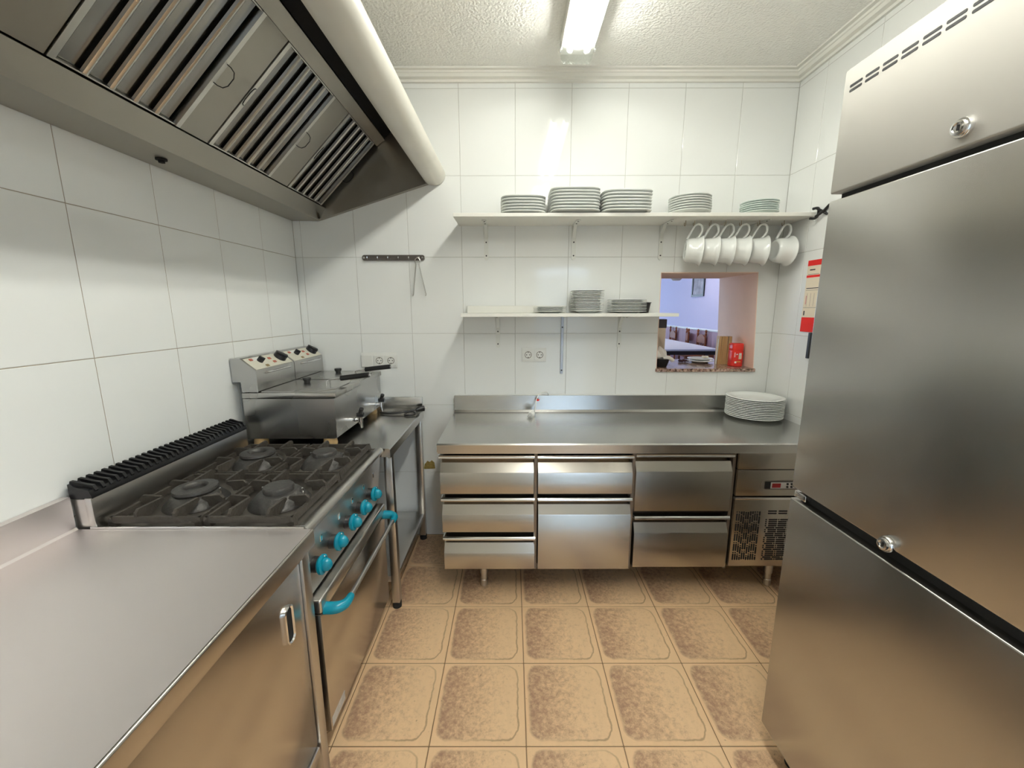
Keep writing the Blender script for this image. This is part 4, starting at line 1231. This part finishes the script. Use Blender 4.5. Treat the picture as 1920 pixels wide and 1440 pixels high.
# ---------------------------------------------------------------- right wall sign, clamp, black strip
sg = thing('safety_sign', 'red and cream safety sign on the tiled wall beside the refrigerator', 'sign', (XR, -.34, 1.53))
SX = XR - .003
part(sg, 'panel', MB().box(SX, XR - .0003, -.445, -.243, 1.346, 1.716), PAPER)
def sq_(nm, y0, y1, z0, z1, mat):
    part(sg, nm, MB().box(SX - .0006, SX, y0, y1, z0, z1), mat)
sq_('red_band', -.445, -.243, 1.688, 1.716, RED); sq_('red_band', -.445, -.243, 1.628, 1.640, RED); sq_('red_band', -.445, -.243, 1.346, 1.422, RED)
for z, y0, y1, t in ((1.664, -.300, -.262, .006), (1.644, -.33, -.252, .0015), (1.571, -.34, -.252, .004), (1.562, -.40, -.250, .0012), (1.472, -.40, -.246, .0014)):
    sq_('printed_line', y0, y1, z, z + t, INK)
for y in (-.265, -.290, -.315):
    sq_('drawing', y - .0008, y + .0008, 1.480, 1.548, plain('thin grey line', (.45, .38, .3), .6)); 
sq_('drawing', -.262, -.256, 1.490, 1.535, plain('pink print', (.7, .35, .3), .6))
sq_('printed_figure', -.260, -.252, 1.432, 1.456, INK)
cl = thing('spring_clamp', 'black clamp at the right end of the upper shelf', 'clamp', (1.53, -.26, 1.93))
part(cl, 'jaw', MB().tube(smooth_path([(1.505, -.275, 1.921), (1.530, -.272, 1.922), (1.545, -.27, 1.935), (1.548, -.27, 1.960), (1.540, -.272, 1.972), (1.515, -.275, 1.967)], 4), .0065, 10), BLACK)
part(cl, 'lever', MB().tube([(1.520, -.290, 1.925), (1.540, -.320, 1.95), (1.546, -.345, 1.972)], .007, 10), BLACK)
part(cl, 'lever', MB().tube([(1.525, -.290, 1.965), (1.540, -.315, 1.945), (1.546, -.335, 1.930)], .006, 10), BLACK)
one('cable_duct', MB().rbox(XR - .022, XR - .0005, -.352, -.334, 1.21, 1.345, .002, 1), BLACK, 'short black strip on the wall below the red sign', 'strip', (XR, -.343, 1.21))

# ---------------------------------------------------------------- things on the hatch sill
SZ = OZ0
can = thing('canister', 'red plastic canister with red lid on the granite sill', 'canister', (1.408, .105, SZ))
def rsq(prof, c, n=4): return MB().lathe(prof, c, seg=32, n=n)
part(can, 'body', rsq([(0, 0), (.032, 0), (.036, .004), (.036, .100), (.033, .104), (0, .104)], (1.402, .105, SZ)), REDP)
part(can, 'lid', rsq([(0, .104), (.035, .104), (.036, .108), (.035, .140), (.031, .146), (0, .146)], (1.402, .105, SZ)), REDP)
for x, z, w_, h_, mt in ((1.412, .070, .016, .016, WHITE), (1.412, .048, .018, .024, PAPER), (1.385, .022, .012, .012, WHITE), (1.378, .060, .008, .030, plain('pink print 2', (.85, .4, .38), .5)), (1.405, .028, .024, .008, plain('orange print', (.8, .3, .06), .5)), (1.392, .075, .010, .006, WHITE)):
    part(can, 'print', MB().box(x - w_ / 2, x + w_ / 2, .0684, .0692, SZ + z, SZ + z + h_), mt)
wd_ = thing('wooden_holder', 'tall pale wooden holder behind the red canister', 'holder', (1.370, .21, SZ))
for i in range(6):
    x = 1.338 + i * .0145
    part(wd_, 'stick', MB().prism([(x - .004, SZ), (x + .010, SZ), (x + .011 + .006 * math.sin(i * 2), SZ + .182), (x - .003 + .006 * math.sin(i * 2), SZ + .184 - .004 * (i % 2))], 'y', .19 + .004 * (i % 2), .23), PINE)
part(wd_, 'white_stick', MB().cyl((1.328, .20, SZ), (1.334, .20, SZ + .165), .004, seg=8), WHITE)
for i, (r, z, lab) in enumerate(((.088, 0, 'lower white plate on the granite sill'), (.082, .014, 'upper white plate on the granite sill holding scraps'))):
    o = bpy.data.objects.new('plate', plate_mesh(r, .018, None, CHINA)); C.objects.link(o)
    o.location = (1.262, .285, SZ + z); tag(o, lab, 'plate', 'plates on the granite sill')
one('napkin', MB().rbox(1.270, 1.310, .262, .290, SZ + .030, SZ + .046, .006), plain('crumpled napkin', (.78, .72, .6), .8), 'crumpled napkin lying on the sill plates', 'napkin', (1.29, .276, SZ + .03))
sc = MB()
random.seed(11)
for i in range(9):
    a = random.uniform(0, 6.3); q = random.uniform(.0, .03)
    sc.lathe([(0, 0), (.010, .003), (.012, .010), (.006, .016), (0, .017)], (1.150 + q * math.cos(a) * 1.1, .300 + q * math.sin(a), SZ + .002 * (i % 3)), seg=8)
one('dark_scraps', sc, plain('dark maroon scraps', (.05, .015, .02), .6), 'dark maroon bundle at the left of the sill plates', 'bundle', (1.15, .30, SZ))
pot = thing('napkin_pot', 'black pot stuffed with white cloth at the left of the sill', 'pot', (.935, .080, SZ))
part(pot, 'pot', MB().lathe([(0, 0), (.030, 0), (.034, .006), (.048, .050), (.046, .053), (.030, .010), (0, .010)], (.925, .08, SZ), seg=28), BLACK)
clm = MB()
fold = []
bmc = bmesh.new()
bmesh.ops.create_icosphere(bmc, subdivisions=3, radius=1)
for v in bmc.verts:
    n_ = .18 * math.sin(5 * v.co.x + 3 * v.co.z) + .14 * math.sin(7 * v.co.y - 4 * v.co.z)
    v.co = Vector((v.co.x * .040 * (1 + n_), v.co.y * .036 * (1 + n_), v.co.z * .040 * (1 + n_)))
clm.addbm(bmc, Matrix.Translation((.915, .08, SZ + .080)))
clm.tube(smooth_path([(.925, .05, SZ + .055), (.950, .045, SZ + .062), (.975, .05, SZ + .050), (.985, .055, SZ + .042)], 4), .012, 10)
part(pot, 'cloth', clm, plain('white cloth', (.76, .72, .66), .9))
bxn = thing('carton', 'beige carton with dark top half at the left of the hatch', 'carton', (.98, .27, SZ))
part(bxn, 'carton_body', MB().rbox(.90, 1.003, .25, .32, SZ, SZ + .235, .002, 1), plain('beige card', (.62, .52, .40), .7))
part(bxn, 'carton_top', MB().rbox(.89, 1.006, .247, .323, SZ + .235, SZ + .292, .002, 1), plain('dark card', (.03, .025, .03), .5))
